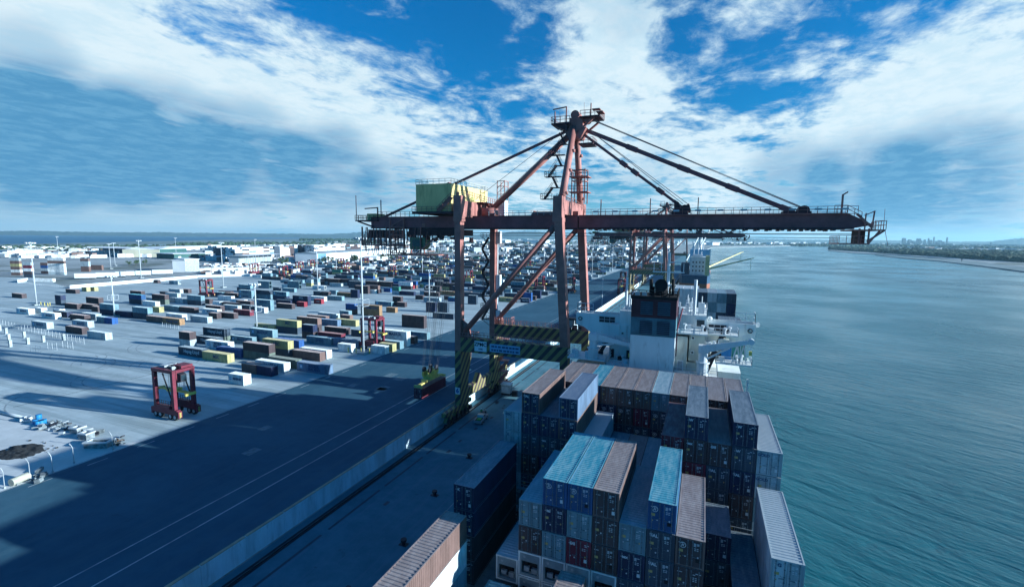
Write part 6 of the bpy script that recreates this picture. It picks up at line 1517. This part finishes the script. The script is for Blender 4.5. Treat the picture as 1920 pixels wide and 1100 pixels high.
for i, (px, py, lab) in enumerate(((880, 858, 'dark mooring bollard alone on the open quay'), (815, 928, 'dark mooring bollard left of the navy ship stack'), (757, 1020, 'dark mooring bollard beside the brown ship container at the foot'))):
    g = G(px, py); o = MB().tube((0, 0, 0), (0, 0, .55), .28, 14, 0, .24).tube((0, 0, .55), (0, 0, .8), .42, 14).b2((-.6, -.4, 0), (.6, .4, .06)).build('mooring_bollard', M['dark'], None, (g.x, g.y, .008)); prop(o, lab, 'mooring bollard', 'mooring bollards on the quay')
# ------------------------------------------------------------------ ships ahead
def other_ship(x0, x1, y0, y1, label, deck, hullm, redm):
    xc = (x0+x1)/2; R = empty('cargo_ship', (xc, y0, 0), 0, label, 'ship'); w = (x1-x0)/2; L = y1-y0
    def P(z, f): return [(-w*f, 0, z), (w*f, 0, z), (w, 12, z), (w, L-25, z), (0, L, z), (-w, L-25, z), (-w, 12, z)]
    for nm, za, zb, m_ in (('hull', 1.5, deck, hullm), ('boot_top', -4, 1.5, redm)):
        b = MB(); lo, hi = P(za, .8), P(zb, .8); n = 7; b.add(lo+hi, [(i, (i+1) % n, n+(i+1) % n, n+i) for i in range(n)]+[tuple(range(n, 2*n))]); b.build(nm, m_, R)
    return R, w, L
R, w, L = other_ship(-21, 6.5, 470, 640, 'general cargo ship with white accommodation block and two long yellow jibs over the water', 9, mat('hull_blue', (.015, .06, .12), .5, rnd=False), mat('hull_red', (.28, .10, .06), .6, rnd=False))
MB().b2((-w+9, 14, 9), (w-4, 30, 26)).build('accommodation_block', M['shipw'], R)
for i in range(3):
    for j in range(5):
        f = MB().b2((-w+11+j*3.0, 13.85, 12+i*4), (-w+12.2+j*3.0, 13.97, 13.6+i*4)).build('window', M['glass'], R)
MB().b2((-w+1, 14, 9), (-w+8, 30, 20)).build('deck_house', M['hull'], R)
for k, (y, tx, tz) in enumerate(((4, 46, 17), (36, 44, 20))):
    pd = MB().b2((w-5, y-2, 9), (w-1.5, y+2, 27)).build('crane_post', mat('cream_crane', (.50, .46, .24), .6, rnd=False), R)
    MB().bar((w-3, y, 15), (tx, y+(-6 if k == 0 else 60), tz+9), 1.5, 1.5, 0, .9, .9).bar((tx, y+(-6 if k == 0 else 60), tz+9), (tx+2.4, y+(-6 if k == 0 else 62), tz+9.5), .7).bar((tx, y+(-6 if k == 0 else 60), tz+8.6), (tx, y+(-6 if k == 0 else 60), tz-1), .25).build('jib', MATS['cream_crane'], pd)
b = MB(); [b.b2((-w+3, 44+i*22, 9), (w-3, 62+i*22, 11.5)) for i in range(4)]; b.build('hatch_cover', M['deck'], R)
b = MB(); [b.tube((x, 20, 26), (x, 20, h), .3, 6) for x, h in ((-2, 33), (2, 37), (5, 31))]; b.b2((-3, 19, 26), (6, 26, 28)); b.build('mast', M['wht'], R)
R, w, L = other_ship(-20, 9, 680, 830, 'far cargo ship with a broad pale blue block beyond the general cargo ship', 9, MATS['hull_blue'], MATS['hull_red'])
MB().b2((-w+2, 10, 9), (w-1, 30, 29)).build('accommodation_block', mat('pale_blue_paint', (.22, .42, .56), .6, rnd=False), R)
b = MB(); b.b2((w-2.5, 9.5, 9), (w-1, 30, 30)); [b.tube((x, 12, 29), (x, 12, h), .6, 8) for x, h in ((-8, 36), (-4, 40), (0, 44), (4, 37))]; b.b2((-w+3, -2, 9), (w-3, 8, 13)); b.build('mast', M['wht'], R)
b = MB(); b.bar((-11, 40, 10), (12, 60, 58), 1.6); b.bar((-18, 50, 12), (-2, 70, 50), 1.4); b.tube((0, 60, 9), (0, 60, 60), 2.2, 10); b.build('unloader', M['wht'], R)
# wind turbine, channel beacons and the city
g = G(669, 441.5); d = (g-Vector((0, 0, g.z))); k = 4200/d.length
R = empty('chimney', (g.x*k, g.y*k, -2), 0, 'thin white tower standing on the far shore left of the crane tail', 'tower'); MB().tube((0, 0, 0), (0, 0, 110), 6, 12, 0, 4).build('shaft', M['wht'], R); MB().tube((0, 0, 110), (0, 0, 113), 5, 12).build('cap', M['grey'], R)
g = G(1803, 489.5); R = empty('channel_beacon', (g.x, g.y, -2.6), 0, 'small dark channel beacon standing in the water before the mud bank', 'beacon'); MB().tube((0, 0, 0), (0, 0, 9), .5, 8).build('pile', M['dark'], R); MB().b2((-1.5, -1.5, 6), (1.5, 1.5, 7.5)).build('platform', M['dark'], R)
CITY = [(1691, 1697, 446.2, 'broad'), (1702, 1708, 449, 'low stepped'), (1709.5, 1713, 451, 'low'), (1714, 1717, 451.5, 'low narrow'), (1717.5, 1720.3, 447, 'slim'), (1721.5, 1725.8, 447, 'broad tall'), (1726.2, 1728.5, 450.5, 'low'), (1731.5, 1735, 449, 'pointed'), (1739, 1741.4, 446.4, 'slim'), (1741.8, 1746.8, 449.8, 'wide'), (1749.1, 1751.2, 444, 'tallest slim'), (1753, 1757, 451.5, 'low'), (1757.5, 1760.5, 450, 'square'), (1761, 1764.8, 450.3, 'flat topped'), (1766, 1770, 453, 'lowest'), (1773.6, 1776, 444.5, 'second tallest slim'), (1856.5, 1859.5, 453.6, 'lone squat')]
cm_ = mat('city_concrete', (.10, .145, .18), .7, var=.2, vs=.02)
for i, (a, c, yt, w_) in enumerate(CITY):
    dist = 9000+(i*137 % 7)*60; d = ray((a+c)/2, 457); hd = Vector((d.x, d.y, 0)); k = dist/hd.length
    wpx = math.hypot(*(ray(c, 457)-ray(a, 457)).to_2d())*k; top = CAM_H+ray((a+c)/2, yt).z*k
    R = empty('skyscraper', (d.x*k, d.y*k, -2), -YAW*0+.3, f"{w_} skyscraper, {ORD[i]} along the skyline from the river mouth", 'skyscraper', 'skyscrapers on the horizon')
    h = top+2; ww = wpx*.84
    b = MB(); b.b2((-ww/2, -ww*.4, 0), (ww/2, ww*.4, h*.92)); b.b2((-ww*.36, -ww*.3, h*.92), (ww*.36, ww*.3, h)); b.build('tower_block', cm_, R)
    b = MB(); [b.b2((-ww*.505, -ww*.405, h*q/12), (ww*.505, -ww*.39, h*q/12+h*.03)) for q in range(1, 11)]; b.build('window_band', M['glass'], R)
b = MB(); r3 = random.Random(8)
for _ in range(160):
    px = r3.uniform(1640, 1925); d = ray(px, 456); hd = Vector((d.x, d.y, 0)); k = r3.uniform(7600, 9200)/hd.length; s = r3.uniform(30, 90); h = r3.uniform(8, 30); b.box((d.x*k, d.y*k, h/2-2), (s, s*.7, h), 0, Matrix.Rotation(r3.uniform(0, 3), 3, 'Z'))
o = b.build('far_suburb', cm_); o['kind'] = 'stuff'
# which boxes show: the 300 that show largest stay single, the rest (mostly buried in the stacks) become one heap
from mathutils.bvhtree import BVHTree
bv = MB()
for ci, c in enumerate(CONT):
    c['hits'] = 0
    o = c['o']; mw = Matrix.LocRotScale(o.location, o.rotation_euler, o.scale)
    b = MB().b2((-1.2, -c['L']/2, .02), (1.2, c['L']/2, CH-.01)); bv.add([mw @ Vector(v) for v in b.v], b.f)
bt = BVHTree.FromPolygons(bv.v, bv.f)
eye = Vector((0, 0, CAM_H))
for iy in range(430, 1100, 2):
    for ix in range(0, 1520, 2):
        h = bt.ray_cast(eye, ray(ix+1, iy+1).normalized())
        if h[2] is not None: CONT[h[2]//6]['hits'] += 1
rank = sorted(CONT, key=lambda c: -c['hits'])
rest = MB(); rn = []
for j, c in enumerate(rank):
    if j < 296 and c['hits'] >= 3: continue
    o = c['o']; mw = Matrix.LocRotScale(o.location, o.rotation_euler, o.scale)
    if c['k'] not in rn: rn.append(c['k'])
    b = MB().b2((-1.2, -c['L']/2, .02), (1.2, c['L']/2, CH-.01))
    rest.add([mw @ Vector(v) for v in b.v], b.f, rn.index(c['k']))
    for q in list(o.children_recursive): bpy.data.objects.remove(q)
    bpy.data.objects.remove(o)
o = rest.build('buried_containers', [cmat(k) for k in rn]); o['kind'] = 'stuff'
# stacks of the bays further aft, out of the frame, whose shade falls on the road
b = MB(); r4 = random.Random(2)
for yc, rows in ((20.2, {-3: 3, -2: 4, -1: 4, 2: 3}), (6.0, {-3: 5, -2: 5, 0: 5}), (-8, {-3: 4, -2: 5, 1: 4}), (-24, {-2: 4, -3: 3})):
    for r_, n in rows.items():
        for i in range(n): b.b2((rowx(r_)-1.2, yc-6, 4.75+i*TP), (rowx(r_)+1.2, yc+6, 4.75+i*TP+2.7), r4.randrange(3))
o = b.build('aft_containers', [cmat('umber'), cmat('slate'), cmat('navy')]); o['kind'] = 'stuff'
# ------------------------------------------------------------------ the air: far things fade to blue
hb = MB().b2((-21000, -2900, -12), (21000, 25000, 330))
me = hb.mesh('haze'); hm_ = bpy.data.materials.new('haze_air'); hm_.use_nodes = True; nt = hm_.node_tree
nt.nodes.remove(nt.nodes['Principled BSDF'])
pv_ = nt.nodes.new('ShaderNodeVolumePrincipled'); pv_.inputs['Color'].default_value = (.42, .78, 1.0, 1); pv_.inputs['Density'].default_value = 4.3e-5; pv_.inputs['Anisotropy'].default_value = .2
nt.links.new(pv_.outputs[0], nt.nodes['Material Output'].inputs['Volume'])
me.materials.append(hm_); ho = place('haze', me); ho['kind'] = 'stuff'
